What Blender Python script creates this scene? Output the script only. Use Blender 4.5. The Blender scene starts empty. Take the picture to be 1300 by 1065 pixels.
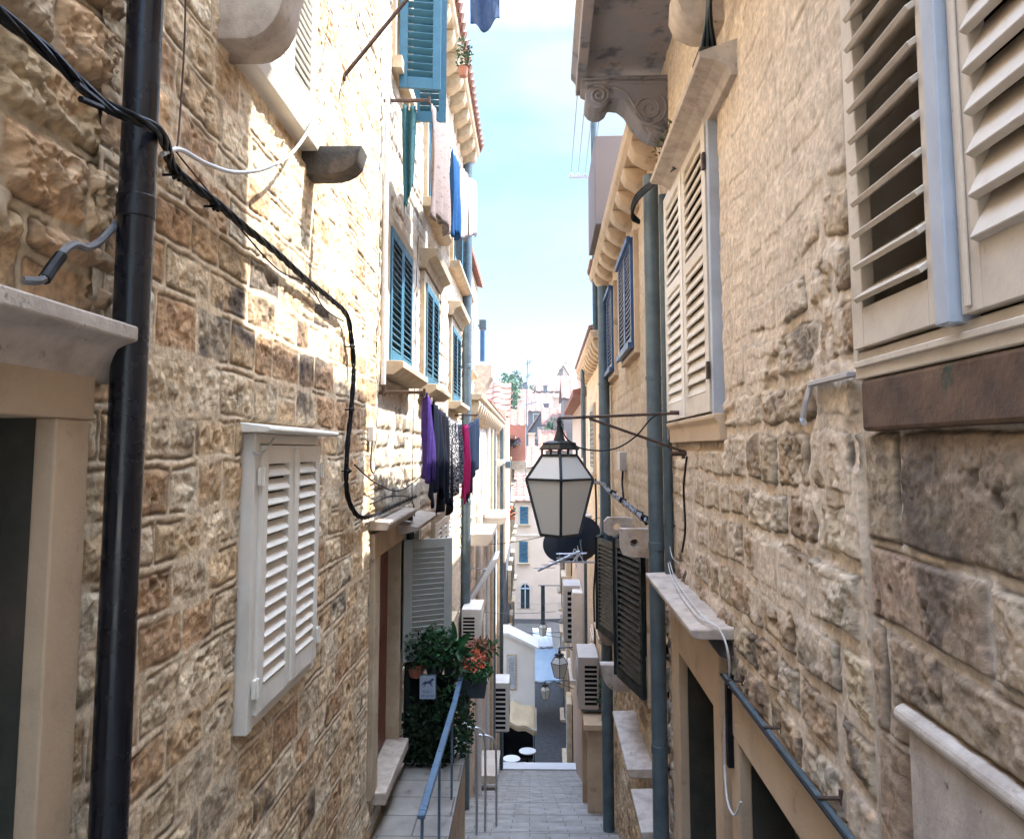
import bpy, bmesh, math, random
import numpy as np
from mathutils import Vector, Euler, Matrix
rnd = random.Random(7)
SC = bpy.context.scene
COL = SC.collection
pi = math.pi
# ------------------------------------------------------------ camera
F, PX, PY = 950.0, 650.0, 487.0
PITCH = math.atan(83/950); YAW = math.radians(1.32)
cam_d = bpy.data.cameras.new('camera'); cam = bpy.data.objects.new('camera', cam_d); COL.objects.link(cam)
cam.rotation_euler = (pi/2+PITCH, 0, YAW)
cam_d.sensor_width = 36; cam_d.lens = F/1300*36; cam_d.shift_y = -45.5/1300
cam_d.clip_start = 0.05; cam_d.clip_end = 3000
SC.camera = cam
RM = Euler((pi/2+PITCH, 0, YAW)).to_matrix()
def ray(x, y): return RM @ Vector(((x-PX)/F, (PY-y)/F, -1))
def AY(x, y, Y):                       # point of the picture at depth Y
    r = ray(x, y); return r*(Y/r.y)
# ------------------------------------------------------------ frames
class Fr:
    def __init__(f, ox, oy, u, n): f.O = Vector((ox, oy)); f.u = Vector(u); f.n = Vector(n)
    def P(f, s, o, z): v = f.O+f.u*s+f.n*o; return Vector((v.x, v.y, z))
    def px(f, x, y, o=0.0):
        r = ray(x, y); r2 = Vector((r.x, r.y)); q = f.O+f.n*o
        t = q.dot(f.n)/r2.dot(f.n); p = r2*t-f.O
        return p.dot(f.u), r.z*t
    def at(f, x, y, o=0.0): s, z = f.px(x, y, o); return f.P(s, o, z)
    def sub(f, s, o, a):
        q = f.P(s, o, 0); u = f.u*math.cos(a)+f.n*math.sin(a); n = -f.u*math.sin(a)+f.n*math.cos(a)
        return Fr(q.x, q.y, u, n)
LW = Fr(-1.3, 0, (0, 1), (1, 0))
A_R = math.atan(0.0242)
RW = Fr(1.0, 0, (math.sin(A_R), math.cos(A_R)), (-math.cos(A_R), math.sin(A_R)))
XY = Fr(0, 0, (1, 0), (0, -1))         # facing the camera: s = x, o = -y
# ------------------------------------------------------------ object tree
WO = {}
def reg(o, w, parent):
    COL.objects.link(o); w = Vector(w); WO[o.name] = w
    if parent is not None: o.parent = parent; o.location = w-WO[parent.name]
    else: o.location = w
def tag(o, label=None, cat=None, group=None, kind=None):
    if label: o['label'] = label
    if cat: o['category'] = cat
    if group: o['group'] = group
    if kind: o['kind'] = kind
    return o
def empty(name, loc, label=None, cat=None, group=None):
    o = bpy.data.objects.new(name, None); o.empty_display_size = .1; reg(o, loc, None)
    return tag(o, label, cat, group)
def clone(root, delta, label=None, group=None):
    def cp(o, par):
        c = o.copy(); COL.objects.link(c); WO[c.name] = WO[o.name]+Vector(delta)
        if par is None: c.location = WO[c.name]
        else: c.parent = par
        for ch in list(o.children): cp(ch, c)
        return c
    r = cp(root, None)
    if label: r['label'] = label
    if group: r['group'] = group
    return r
class MB:
    def __init__(s): s.v = []; s.f = []
    def add(s, vs, fs):
        b = len(s.v); s.v += [tuple(v) for v in vs]; s.f += [tuple(b+i for i in f) for f in fs]; return s
    def box(s, fr, s0, s1, o0, o1, z0, z1):
        vs = [fr.P(a, o, z) for z in (z0, z1) for (a, o) in ((s0, o0), (s1, o0), (s1, o1), (s0, o1))]
        return s.add(vs, [(0,1,2,3),(7,6,5,4),(0,4,5,1),(1,5,6,2),(2,6,7,3),(3,7,4,0)])
    def prism(s, fr, pts, ax, a, b):
        if ax == 's': g = lambda p, t: fr.P(t, p[0], p[1])
        elif ax == 'o': g = lambda p, t: fr.P(p[0], t, p[1])
        else: g = lambda p, t: fr.P(p[0], p[1], t)
        n = len(pts); vs = [g(p, a) for p in pts]+[g(p, b) for p in pts]
        return s.add(vs, [tuple(range(n)), tuple(range(2*n-1, n-1, -1))]+[(i, n+i, n+(i+1) % n, (i+1) % n) for i in range(n)])
    def tube(s, pts, r, n=8, cap=True):
        pts = [Vector(p) for p in pts]; m = len(pts); rr = r if isinstance(r, (list, tuple)) else [r]*m
        vs = []; up = None
        for i, p in enumerate(pts):
            t = (pts[min(i+1, m-1)]-pts[max(i-1, 0)]).normalized()
            if up is None: up = t.orthogonal().normalized()
            up = (up-t*up.dot(t)); up = up.normalized() if up.length > 1e-6 else t.orthogonal().normalized()
            w = t.cross(up)
            for k in range(n):
                a = 2*pi*k/n; vs.append(p+(up*math.cos(a)+w*math.sin(a))*rr[i])
        fs = [(i*n+k, i*n+(k+1) % n, (i+1)*n+(k+1) % n, (i+1)*n+k) for i in range(m-1) for k in range(n)]
        if cap: fs += [tuple(range(n-1, -1, -1)), tuple((m-1)*n+k for k in range(n))]
        return s.add(vs, fs)
    def grid(s, rows):
        m = len(rows[0]); vs = [p for r in rows for p in r]
        return s.add(vs, [(i*m+j, i*m+j+1, (i+1)*m+j+1, (i+1)*m+j) for i in range(len(rows)-1) for j in range(m-1)])
    def lathe(s, c, prof, n=16, axis=None):
        c = Vector(c); az = Vector(axis or (0, 0, 1)).normalized(); ax = az.orthogonal().normalized(); ay = az.cross(ax)
        vs = [c+az*h+(ax*math.cos(2*pi*k/n)+ay*math.sin(2*pi*k/n))*max(r, 1e-4) for (r, h) in prof for k in range(n)]
        m = len(prof)
        fs = [(i*n+k, i*n+(k+1) % n, (i+1)*n+(k+1) % n, (i+1)*n+k) for i in range(m-1) for k in range(n)]
        fs += [tuple(range(n-1, -1, -1)), tuple((m-1)*n+k for k in range(n))]
        return s.add(vs, fs)
    def build(s, name, mat, parent=None, bevel=0, smooth=False, origin=None, recalc=True, angle=35):
        xs = list(zip(*s.v))
        w = Vector(origin) if origin is not None else Vector(((min(xs[0])+max(xs[0]))/2, (min(xs[1])+max(xs[1]))/2, min(xs[2])))
        me = bpy.data.meshes.new(name)
        me.from_pydata([(v[0]-w.x, v[1]-w.y, v[2]-w.z) for v in s.v], [], s.f)
        bm = bmesh.new(); bm.from_mesh(me)
        if recalc: bmesh.ops.recalc_face_normals(bm, faces=bm.faces)
        if bevel:
            ed = [e for e in bm.edges if len(e.link_faces) == 2 and e.calc_face_angle(0) > .5]
            bmesh.ops.bevel(bm, geom=ed, offset=bevel, segments=2 if bevel > .004 else 1, affect='EDGES', profile=.5, clamp_overlap=True)
        bm.to_mesh(me); bm.free()
        if smooth: me.shade_smooth(); me.set_sharp_from_angle(angle=math.radians(angle))
        me.materials.append(mat)
        o = bpy.data.objects.new(name, me); reg(o, w, parent); return o
# ------------------------------------------------------------ materials
MAT = {}
def mat(name, c, rough=.8, c2=None, scale=6, detail=8, metal=0, bump=0, bscale=40, lo=.35, hi=.65, c3=None, s3=30, amt3=.5, trans=0, spec=.5, attr=None, stretch=None, dirt=0):
    if name in MAT: return MAT[name]
    m = bpy.data.materials.new(name); m.use_nodes = True; nt = m.node_tree; N = nt.nodes; L = nt.links
    b = N['Principled BSDF']; b.inputs['Roughness'].default_value = rough; b.inputs['Metallic'].default_value = metal
    b.inputs['Specular IOR Level'].default_value = spec
    if trans: b.inputs['Transmission Weight'].default_value = trans
    tc = N.new('ShaderNodeTexCoord'); src = tc.outputs['Object']
    if stretch:
        mp = N.new('ShaderNodeMapping'); mp.inputs['Scale'].default_value = stretch; L.new(src, mp.inputs[0]); src = mp.outputs[0]
    def noise(sc, dt=8, rg=.6):
        n = N.new('ShaderNodeTexNoise'); n.inputs['Scale'].default_value = sc; n.inputs['Detail'].default_value = dt
        n.inputs['Roughness'].default_value = rg; L.new(src, n.inputs['Vector']); return n.outputs['Fac']
    def mr(x, a, b_, c_=0, d_=1):
        r = N.new('ShaderNodeMapRange'); L.new(x, r.inputs[0])
        for i, v in enumerate((a, b_, c_, d_)): r.inputs[i+1].default_value = v
        return r.outputs[0]
    def mix(f, a, b_, mode='MIX'):
        x = N.new('ShaderNodeMix'); x.data_type = 'RGBA'; x.blend_type = mode
        if hasattr(f, 'links'): L.new(f, x.inputs[0])
        else: x.inputs[0].default_value = f
        for v, i in ((a, 6), (b_, 7)):
            if hasattr(v, 'links'): L.new(v, x.inputs[i])
            else: x.inputs[i].default_value = (*v, 1)
        return x.outputs[2]
    if attr:
        at = N.new('ShaderNodeAttribute'); at.attribute_name = attr; col = at.outputs['Color']
        g = mr(noise(scale, detail), .25, .75, .72, 1.22)
        cc = N.new('ShaderNodeCombineColor')
        for i in range(3): L.new(g, cc.inputs[i])
        col = mix(1.0, col, cc.outputs[0], 'MULTIPLY')
    elif c2: col = mix(mr(noise(scale, detail), lo, hi), c, c2)
    else: col = mix(0.0, c, c)
    if c3: col = mix(mr(noise(s3), 1-amt3, 1-amt3+.12), col, c3)
    if dirt:
        col = mix(mr(noise(3.1, 10, .7), .52, .8, 0, dirt), col, (.12, .09, .06))
    L.new(col, b.inputs['Base Color'])
    if bump:
        bp = N.new('ShaderNodeBump'); bp.inputs['Distance'].default_value = bump; bp.inputs['Strength'].default_value = 1
        L.new(noise(bscale, 8, .65), bp.inputs['Height']); L.new(bp.outputs[0], b.inputs['Normal'])
    rr = mr(noise(scale*2.3, 4), .3, .7, max(rough-.12, .05), min(rough+.12, 1)); L.new(rr, b.inputs['Roughness'])
    MAT[name] = m; return m
M_stone = mat('stone_masonry', (0,0,0), .92, attr='Col', scale=22, bump=.006, bscale=45)
M_trim = mat('cut_stone', (.50,.41,.29), .85, (.38,.29,.19), scale=5, bump=.003, bscale=60, c3=(.2,.15,.1), s3=14, amt3=.37)
M_trimy = mat('ochre_cut_stone', (.52,.39,.26), .85, (.42,.31,.21), scale=2.2, bump=.002, bscale=60, c3=(.27,.19,.12), s3=9, amt3=.37, dirt=.45)
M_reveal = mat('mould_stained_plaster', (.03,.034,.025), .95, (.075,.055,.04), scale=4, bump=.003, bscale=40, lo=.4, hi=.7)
M_ledge = mat('weathered_pale_stone', (.52,.45,.38), .88, (.36,.3,.25), scale=9, bump=.004, bscale=50, c3=(.12,.1,.08), s3=20, amt3=.38)
M_blackst = mat('blackish_stone', (.05,.045,.04), .9, (.16,.12,.09), scale=7, bump=.006, bscale=40, lo=.48, hi=.75)  # near-black stone with random brown patches
M_sillb = mat('brown_stained_stone', (.07,.042,.027), .9, (.17,.10,.06), scale=6, bump=.004, bscale=50, c3=(.05,.06,.04), s3=8, amt3=.42)
M_white = mat('white_painted_wood', (.66,.60,.51), .5, (.57,.51,.42), scale=4, bump=.0008, bscale=60, dirt=.4, c3=(.3,.25,.19), s3=28, amt3=.335)
M_whitec = mat('clean_white_paint', (.76,.73,.67), .45, (.68,.65,.58), scale=4, bump=.0006, bscale=60, dirt=.22, c3=(.42,.38,.32), s3=32, amt3=.32)
M_cream = mat('cream_painted_wood', (.62,.54,.44), .5, (.53,.45,.36), scale=5, bump=.0012, bscale=60, dirt=.5, c3=(.26,.21,.16), s3=34, amt3=.335)
M_greyw = mat('grey_blue_painted_wood', (.33,.38,.42), .5, (.27,.32,.36), scale=6, bump=.0006)
M_bluegr = mat('pale_blue_grey_paint', (.40,.44,.50), .45, (.33,.37,.42), scale=5, bump=.0006, dirt=.3)
M_greysh = mat('grey_painted_shutter', (.34,.36,.34), .5, (.28,.30,.29), scale=5, dirt=.2)
M_teal = mat('teal_painted_wood', (.013,.085,.14), .5, (.02,.115,.18), scale=6, bump=.0006, dirt=.15)
M_blue = mat('blue_painted_wood', (.012,.05,.14), .4, (.02,.08,.19), scale=6, dirt=.1)
M_dgreen = mat('dark_green_painted_wood', (.006,.011,.012), .5, (.010,.018,.018), scale=6, spec=.25)
M_dark = mat('dark_interior', (.005,.005,.006), .95, spec=.05)
M_glass = mat('dark_window_glass', (.02,.025,.03), .08)
M_blackp = mat('black_enamel_pipe', (.004,.005,.009), .26, (.007,.009,.014), scale=3, bump=.0003, bscale=8, c3=(.12,.1,.08), s3=70, amt3=.24)
M_zinc = mat('grey_zinc_pipe', (.075,.11,.135), .42, (.11,.155,.18), scale=8, metal=.25, bump=.0005, c3=(.08,.09,.09), s3=18, amt3=.36)
M_zincd = mat('dark_zinc_pipe', (.045,.075,.09), .42, (.08,.11,.125), scale=8, metal=.2)
M_cable = mat('black_cable_rubber', (.006,.007,.009), .55, spec=.2)
M_cablew = mat('white_cable_sheath', (.62,.62,.63), .45, (.5,.5,.5), scale=20)
M_cableg = mat('grey_cable_sheath', (.16,.165,.17), .5, (.09,.09,.10), scale=20)
M_iron = mat('rusted_iron', (.05,.035,.028), .7, (.10,.055,.035), scale=25, metal=.3, bump=.001)
M_black = mat('black_lamp_metal', (.010,.016,.020), .35, (.018,.026,.03), scale=15, metal=.3)
M_rail = mat('blue_grey_rail_paint', (.09,.15,.23), .35, (.06,.11,.17), scale=9, dirt=.2)
M_door = mat('red_brown_door_wood', (.16,.035,.016), .5, (.10,.02,.01), scale=5, stretch=(6,6,.6), bump=.001)
M_doorg = mat('worn_green_door_wood', (.05,.065,.05), .6, (.085,.09,.075), scale=8, stretch=(3,3,1), bump=.001)
M_plo = mat('cream_render', (.56,.43,.29), .9, (.45,.33,.22), scale=1.6, bump=.003, bscale=30, c3=(.27,.2,.14), s3=5, amt3=.40, dirt=.3)
M_plw = mat('pale_render', (.60,.54,.45), .9, (.50,.43,.35), scale=1.2, bump=.003, bscale=25, c3=(.3,.25,.2), s3=5, amt3=.36)
M_plp = mat('pink_render', (.52,.41,.32), .9, (.46,.36,.28), scale=.6, bump=.003, bscale=20)
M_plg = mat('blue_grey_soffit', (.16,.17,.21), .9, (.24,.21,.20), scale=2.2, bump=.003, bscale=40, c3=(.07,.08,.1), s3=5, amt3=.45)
M_plwh = mat('white_render', (.60,.61,.62), .9, (.52,.53,.54), scale=.5)
M_tile = mat('terracotta_roof_tiles', (.16,.055,.032), .85, (.22,.105,.07), scale=3, c3=(.09,.04,.03), s3=2, amt3=.45)
M_tile2 = mat('faded_roof_tiles', (.155,.065,.045), .85, (.22,.115,.085), scale=1.5, c3=(.10,.05,.04), s3=1.6, amt3=.45)
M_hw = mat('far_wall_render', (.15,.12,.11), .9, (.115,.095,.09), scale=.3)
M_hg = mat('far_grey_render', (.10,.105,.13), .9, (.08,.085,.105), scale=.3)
M_paving = mat('stone_paving', (.018,.021,.026), .5, (.010,.012,.016), scale=2.5, bump=.004, bscale=12)  # near-black albedo: the lane's shade is put into the colour
M_steps = mat('worn_limestone_steps', (.34,.32,.29), .6, (.22,.20,.18), scale=3, bump=.002, bscale=30, c3=(.15,.13,.11), s3=6, amt3=.38)
M_ac = mat('off_white_plastic', (.66,.64,.60), .4, (.58,.56,.52), scale=3, dirt=.2)
M_acg = mat('beige_grey_plastic', (.40,.36,.32), .45, (.34,.31,.28), scale=3, dirt=.2)
M_leaf = mat('dark_green_leaves', (.012,.04,.014), .5, (.025,.075,.025), scale=14, spec=.3)
M_leaf2 = mat('fresh_green_leaves', (.02,.085,.025), .45, (.035,.13,.045), scale=14, spec=.3)
M_leafd = mat('deep_green_ivy_leaves', (.006,.017,.008), .55, (.012,.034,.013), scale=14, spec=.25)  # darkest of the leaf greens
M_flor = mat('orange_petals', (.62,.16,.05), .5, (.55,.09,.05), scale=30)
M_flpu = mat('purple_petals', (.10,.04,.18), .5)
M_terr = mat('terracotta_pot', (.36,.14,.08), .8, (.28,.11,.07), scale=9)
M_potd = mat('dark_plastic_pot', (.02,.03,.04), .5)
M_screen = mat('black_screen_mesh', (.004,.005,.005), .9, spec=.1)
M_signb = mat('pale_sign_enamel', (.30,.38,.50), .4)
M_signd = mat('dark_blue_sign_ink', (.02,.035,.12), .5)
M_dish = mat('dark_navy_dish', (.010,.020,.042), .45, (.014,.028,.055), scale=3)
M_alu = mat('aluminium_tube', (.42,.42,.44), .4, metal=.6)
M_canv = mat('white_canvas', (.62,.63,.64), .85, (.56,.57,.58), scale=1)
M_canvb = mat('pale_blue_canvas', (.34,.44,.54), .85, (.28,.38,.48), scale=1)
M_canvc = mat('cream_canvas', (.48,.40,.27), .85, (.36,.29,.19), scale=1.5)
M_hill = mat('wooded_hill', (.05,.09,.05), .95, (.10,.12,.08), scale=.08)
M_ground = mat('dry_ground', (.30,.26,.20), .95, (.22,.2,.15), scale=.05)
M_moss = mat('dry_moss', (.07,.08,.03), .9)
# frosted lantern glass
def frosted():
    m = mat('frosted_lantern_glass', (.52,.53,.51), .5)
    b = m.node_tree.nodes['Principled BSDF']; b.inputs['Transmission Weight'].default_value = .0; return m
M_frost = frosted()
# ------------------------------------------------------------ noise in numpy
def hsh(ix, iy, seed):
    with np.errstate(over='ignore'):
        h = (ix.astype(np.int64)*374761393+iy.astype(np.int64)*668265263+seed*1442695041) & 0xffffffff
        h = ((h ^ (h >> 13))*1274126177) & 0xffffffff
        h = ((h ^ (h >> 15))*2246822519) & 0xffffffff
        return ((h ^ (h >> 16)) & 0xffffff)/16777215.0
def vn(x, y, seed=0):
    ix = np.floor(x); iy = np.floor(y); fx = x-ix; fy = y-iy
    fx = fx*fx*fx*(fx*(fx*6-15)+10); fy = fy*fy*fy*(fy*(fy*6-15)+10)
    a = hsh(ix, iy, seed); b = hsh(ix+1, iy, seed); c = hsh(ix, iy+1, seed); d = hsh(ix+1, iy+1, seed)
    return (a*(1-fx)+b*fx)*(1-fy)+(c*(1-fx)+d*fx)*fy
def fbm(x, y, seed=0, oct=4, g=.5):
    t = 0; a = 1; n = 0
    for i in range(oct): t = t+a*vn(x*2**i, y*2**i, seed+i*17); n += a; a *= g
    return t/n
def sst(x, a, b): t = np.clip((x-a)/(b-a), 0, 1); return t*t*(3-2*t)
# ------------------------------------------------------------ masonry walls: real relief, one colour per stone
def masonry(fr, s0, s1, z0, z1, ds, dz, st, holes=(), flats=(), parent=None, name='wall', zones=None, patches=()):
    """heightfield wall. st = style dict. holes/flats = (s0,s1,z0,z1) rectangles."""
    r = random.Random(st['seed'])
    S = [s0]
    while S[-1] < s1: S.append(S[-1]+(ds(S[-1]) if callable(ds) else ds))
    S[-1] = s1
    zf = st.get('zf', (z0, z1)); Z = [z0]
    while Z[-1] < z1: Z.append(Z[-1]+(dz if zf[0]-dz < Z[-1] < zf[1] else dz*5))
    Z[-1] = z1; S = np.array(S); Z = np.array(Z)
    for h in holes:
        for e in h[:2]:
            if s0 < e < s1: S[np.abs(S-e).argmin()] = e
        for e in h[2:]:
            if z0 < e < z1: Z[np.abs(Z-e).argmin()] = e
    SS, ZZ = np.meshgrid(S, Z)
    sd = st['seed']; w = st.get('warp', .02)
    ws = SS+w*(fbm(SS*3, ZZ*3, sd+1)-.5)*2+w*.5*(fbm(SS*11, ZZ*11, sd+2)-.5)*2
    wz = ZZ+w*1.2*(fbm(SS*2.2, ZZ*2.2, sd+3)-.5)*2+w*.5*(fbm(SS*10, ZZ*10, sd+4)-.5)*2
    zb = [-16.]
    if 'courses' in st: zb = list(st['courses'])
    while zb[-1] < z1+.5: zb.append(zb[-1]+r.uniform(*st['ch']))
    zb = np.array(zb); ci = np.clip(np.searchsorted(zb, wz)-1, 0, len(zb)-2)
    lo = zb[ci]; hi = zb[ci+1]
    dzl = wz-lo; dzh = hi-wz
    dsl = np.zeros_like(ws); dsh = np.zeros_like(ws); sid = np.zeros_like(ws)
    for c in range(len(zb)-1):
        m = ci == c
        if not m.any(): continue
        r2 = random.Random(sd*977+c); b = [-5-r2.random()*.4]
        while b[-1] < 34: b.append(b[-1]+r2.uniform(*st['sw'])*(1.0+.6*(zb[c+1]-zb[c])/st['ch'][1]))
        b = np.array(b); k = np.clip(np.searchsorted(b, ws[m])-1, 0, len(b)-2)
        dsl[m] = ws[m]-b[k]; dsh[m] = b[k+1]-ws[m]; sid[m] = c*1000+k
        # some stones are two thinner ones
        hh = hsh(np.full(k.shape, c), k, sd+9); L_ = lo[m]; H_ = hi[m]; W_ = wz[m]
        sp = (hh < st.get('split', .15)); mid = L_+(H_-L_)*(.4+.2*hsh(k, k, sd))
        up = sp & (W_ > mid); dn = sp & (W_ <= mid)
        a = dzl[m]; b2 = dzh[m]; a[up] = (W_-mid)[up]; b2[dn] = (mid-W_)[dn]; dzl[m] = a; dzh[m] = b2
        si = sid[m]; si[up] += 500; sid[m] = si
    dx = np.minimum(dsl, dsh); dy = np.minimum(dzl, dzh)*st.get('bed', 1.)
    R = st.get('round', .03)
    d = np.where((dx < R) & (dy < R), R-np.hypot(R-dx, R-dy), np.minimum(dx, dy))
    h1 = hsh(sid, sid*0+3, sd); h2 = hsh(sid, sid*0+5, sd); h3 = hsh(sid, sid*0+7, sd); h4 = hsh(sid, sid*0+11, sd)
    jw = st['joint']*(.6+.9*fbm(SS*4, ZZ*4, sd+20))
    t = sst(d, jw*.75, jw*1.25+st['edge'])
    jm = 1-sst(d, jw*.8, jw*1.1+.004)            # mortar colour mask
    rough = fbm(SS*9, ZZ*9, sd+30, 6, .66)-.5
    rid = np.abs(fbm(SS*7+h1*50, ZZ*7, sd+33, 4)-.5)
    chis = (fbm(SS*24, ZZ*24, sd+31, 3)-.5)-1.3*(np.abs(fbm(SS*19, ZZ*19, sd+32, 3)-.5)-.1)
    rel = st['relief']
    hs = rel*(.25+st.get('off', .55)*h1+2.0*rough*(.5+h3)+1.0*chis-1.6*rid+(dsl-dsh)*(h2-.5)*1.6+(dzl-dzh)*(h4-.5)*2.2)
    pit = sst(fbm(SS*17, ZZ*17, sd+41, 3), .66, .78)*sst(fbm(SS*2.2, ZZ*2.2, sd+42), .45, .62)
    hs = hs-pit*rel*.9
    hm = -st['depth']*(.6+.8*fbm(SS*5, ZZ*5, sd+50))+.006*(fbm(SS*20, ZZ*20, sd+51)-.5)
    # mortar smeared over stones
    sm = sst(fbm(SS*1.7, ZZ*1.7, sd+60, 5, .6), 1-st['smear'], 1-st['smear']+.09)
    if callable(st.get('smearfn')): sm = np.clip(sm+st['smearfn'](SS, ZZ), 0, 1)
    if 'proud' in st: hm = st['proud']*(.5+.9*fbm(SS*3, ZZ*3, sd+52))-.004+.004*(fbm(SS*30, ZZ*30, sd+51)-.5)
    hgt = hm*(1-t)+hs*t
    gap = sst(fbm(SS*3.7, ZZ*3.7, sd+53, 4), .42, .56)*np.exp(-((d-jw*1.15)/.0045)**2); hgt = hgt-.008*gap
    hgt = hgt*(1-sm)+sm*(rel*.42+.010*(fbm(SS*3.3, ZZ*3.3, sd+61)-.5)+hgt*.20)
    pal = np.array(st['pal']); pi_ = np.clip((h2*len(pal)).astype(int), 0, len(pal)-1)
    c = pal[pi_]*(.78+.44*h3)[..., None]
    ox = sst(fbm(SS*6+h1*9, ZZ*6, sd+70, 4), .5, .68)[..., None]
    c = c*(1-.30*ox)+.30*ox*np.array(st['tint'])
    dk = sst(fbm(SS*14, ZZ*14, sd+71, 4), .56, .72)[..., None]
    c = c*(1-.30*dk)
    pale_patch = sst(fbm(SS*5, ZZ*5, sd+75, 4), .55, .7)[..., None]; c = c*(1+.18*pale_patch)  # random paler patches in the stone colour
    c = c*(1-.5*pit[..., None])
    if st.get('soot'):
        so = st['soot'](SS, ZZ, h4)[..., None]; c = c*(1-so)+np.array((.045,.035,.03))*so*(1+1.6*fbm(SS*12, ZZ*12, 5)[..., None]*.6)
    mc = np.array(st['mortar'])*(.82+.36*fbm(SS*6, ZZ*6, sd+80))[..., None]
    mk = np.maximum(jm, sm*.92)[..., None]
    c = c*(1-mk)+mc*mk
    c = c*(1-.62*gap*(1-.6*sm))[..., None]
    fine = fbm(SS*55, ZZ*55, sd+90, 3)[..., None]; c = c*(.72+.56*fine)
    vein = sst(np.abs(fbm(SS*8+3*h1, ZZ*8, sd+91, 5, .6)-.5), .0, .03); c = c*(1-.38*(1-vein)*(1-mk[..., 0]))[..., None]
    if st.get('stain'):
        q = st['stain'](SS, ZZ); c = c*(1-q[1][..., None])+np.array(q[0])*q[1][..., None]
    if 'seam' in st:
        m = np.exp(-((SS-st['seam']-.012*(fbm(SS*0, ZZ*3, 12)-.5))/.022)**4); hgt = hgt*(1-m)-.006*m; c = c*(1-.8*m[..., None])+.8*m[..., None]*mc*.8
    for f in flats:
        e = .03
        m = sst(SS, f[0]-e, f[0])*(1-sst(SS, f[1], f[1]+e))*sst(ZZ, f[2]-e, f[2])*(1-sst(ZZ, f[3], f[3]+e))
        hgt = hgt*(1-m)-.025*m
    P = np.stack([fr.O.x+fr.u.x*SS+fr.n.x*hgt, fr.O.y+fr.u.y*SS+fr.n.y*hgt, ZZ], -1).reshape(-1, 3)
    ny, nx = SS.shape
    idx = np.arange(ny*nx).reshape(ny, nx)
    q = np.stack([idx[:-1, :-1], idx[:-1, 1:], idx[1:, 1:], idx[1:, :-1]], -1)
    cs = (SS[:-1, :-1]+SS[:-1, 1:])/2; cz = (ZZ[:-1, :-1]+ZZ[1:, :-1])/2
    keep = np.ones(cs.shape, bool)
    for h in holes: keep &= ~((cs > h[0]) & (cs < h[1]) & (cz > h[2]) & (cz < h[3]))
    q = q[keep]
    if fr.u.x*0+ (fr.u.x*fr.n.y-fr.u.y*fr.n.x) > 0: q = q[:, ::-1]
    w0 = fr.P((s0+s1)/2, 0, z0)
    me = bpy.data.meshes.new(name)
    me.vertices.add(len(P)); me.vertices.foreach_set('co', (P-np.array(w0)).astype(np.float32).ravel())
    me.loops.add(q.size); me.loops.foreach_set('vertex_index', q.astype(np.int32).ravel())
    me.polygons.add(len(q)); me.polygons.foreach_set('loop_start', np.arange(0, q.size, 4, dtype=np.int32))
    me.update(calc_edges=True); me.validate()
    at = me.attributes.new('Col', 'FLOAT_COLOR', 'POINT')
    ca = np.concatenate([c.reshape(-1, 3), np.ones((len(P), 1))], 1)
    at.data.foreach_set('color', ca.astype(np.float32).ravel())
    me.shade_smooth(); me.materials.append(M_stone)
    o = bpy.data.objects.new(name, me); reg(o, w0, parent); return o
# ------------------------------------------------------------ joinery
def leaf(fr, s0, w, z0, z1, o, m, parent, n=None, tilt=.75, stile=.06, rail=.09, depth=.035, mids=(), sl_m=None, hinge=True, gap=.006, slatd=.05, name='shutter', bev=False):
    """louvred shutter leaf lying in the plane of fr; s0..s0+w"""
    b = MB(); s1 = s0+w; h = z1-z0
    b.box(fr, s0, s0+stile, o, o+depth, z0, z1); b.box(fr, s1-stile, s1, o, o+depth, z0, z1)
    zs = [z0]+[z0+h*q for q in mids]+[z1]
    b.box(fr, s0+stile, s1-stile, o, o+depth, z0, z0+rail*1.25); b.box(fr, s0+stile, s1-stile, o, o+depth, z1-rail, z1)
    for q in mids: b.box(fr, s0+stile, s1-stile, o, o+depth, z0+h*q-rail*.4, z0+h*q+rail*.4)
    k = b; n = n or max(6, int(h/.075))
    za = z0+rail*1.25; zb_ = z1-rail
    for i in range(n):
        zc = za+(zb_-za)*(i+.5)/n
        if any(abs(zc-(z0+h*q)) < rail*.45 for q in mids): continue
        ca, sa = math.cos(tilt), math.sin(tilt); oc = o+depth*.5; t = slatd*.085 if slatd > .09 else .006; dd = slatd/2
        pts = [(oc+dd*ca-t*sa, zc-dd*sa-t*ca), (oc+dd*ca+t*sa, zc-dd*sa+t*ca), (oc-dd*ca+t*sa, zc+dd*sa+t*ca), (oc-dd*ca-t*sa, zc+dd*sa-t*ca)]
        k.prism(fr, pts, 's', s0+stile-.004, s1-stile+.004)
    return b.build(name, m, parent, bevel=.0022 if bev else 0)
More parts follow.
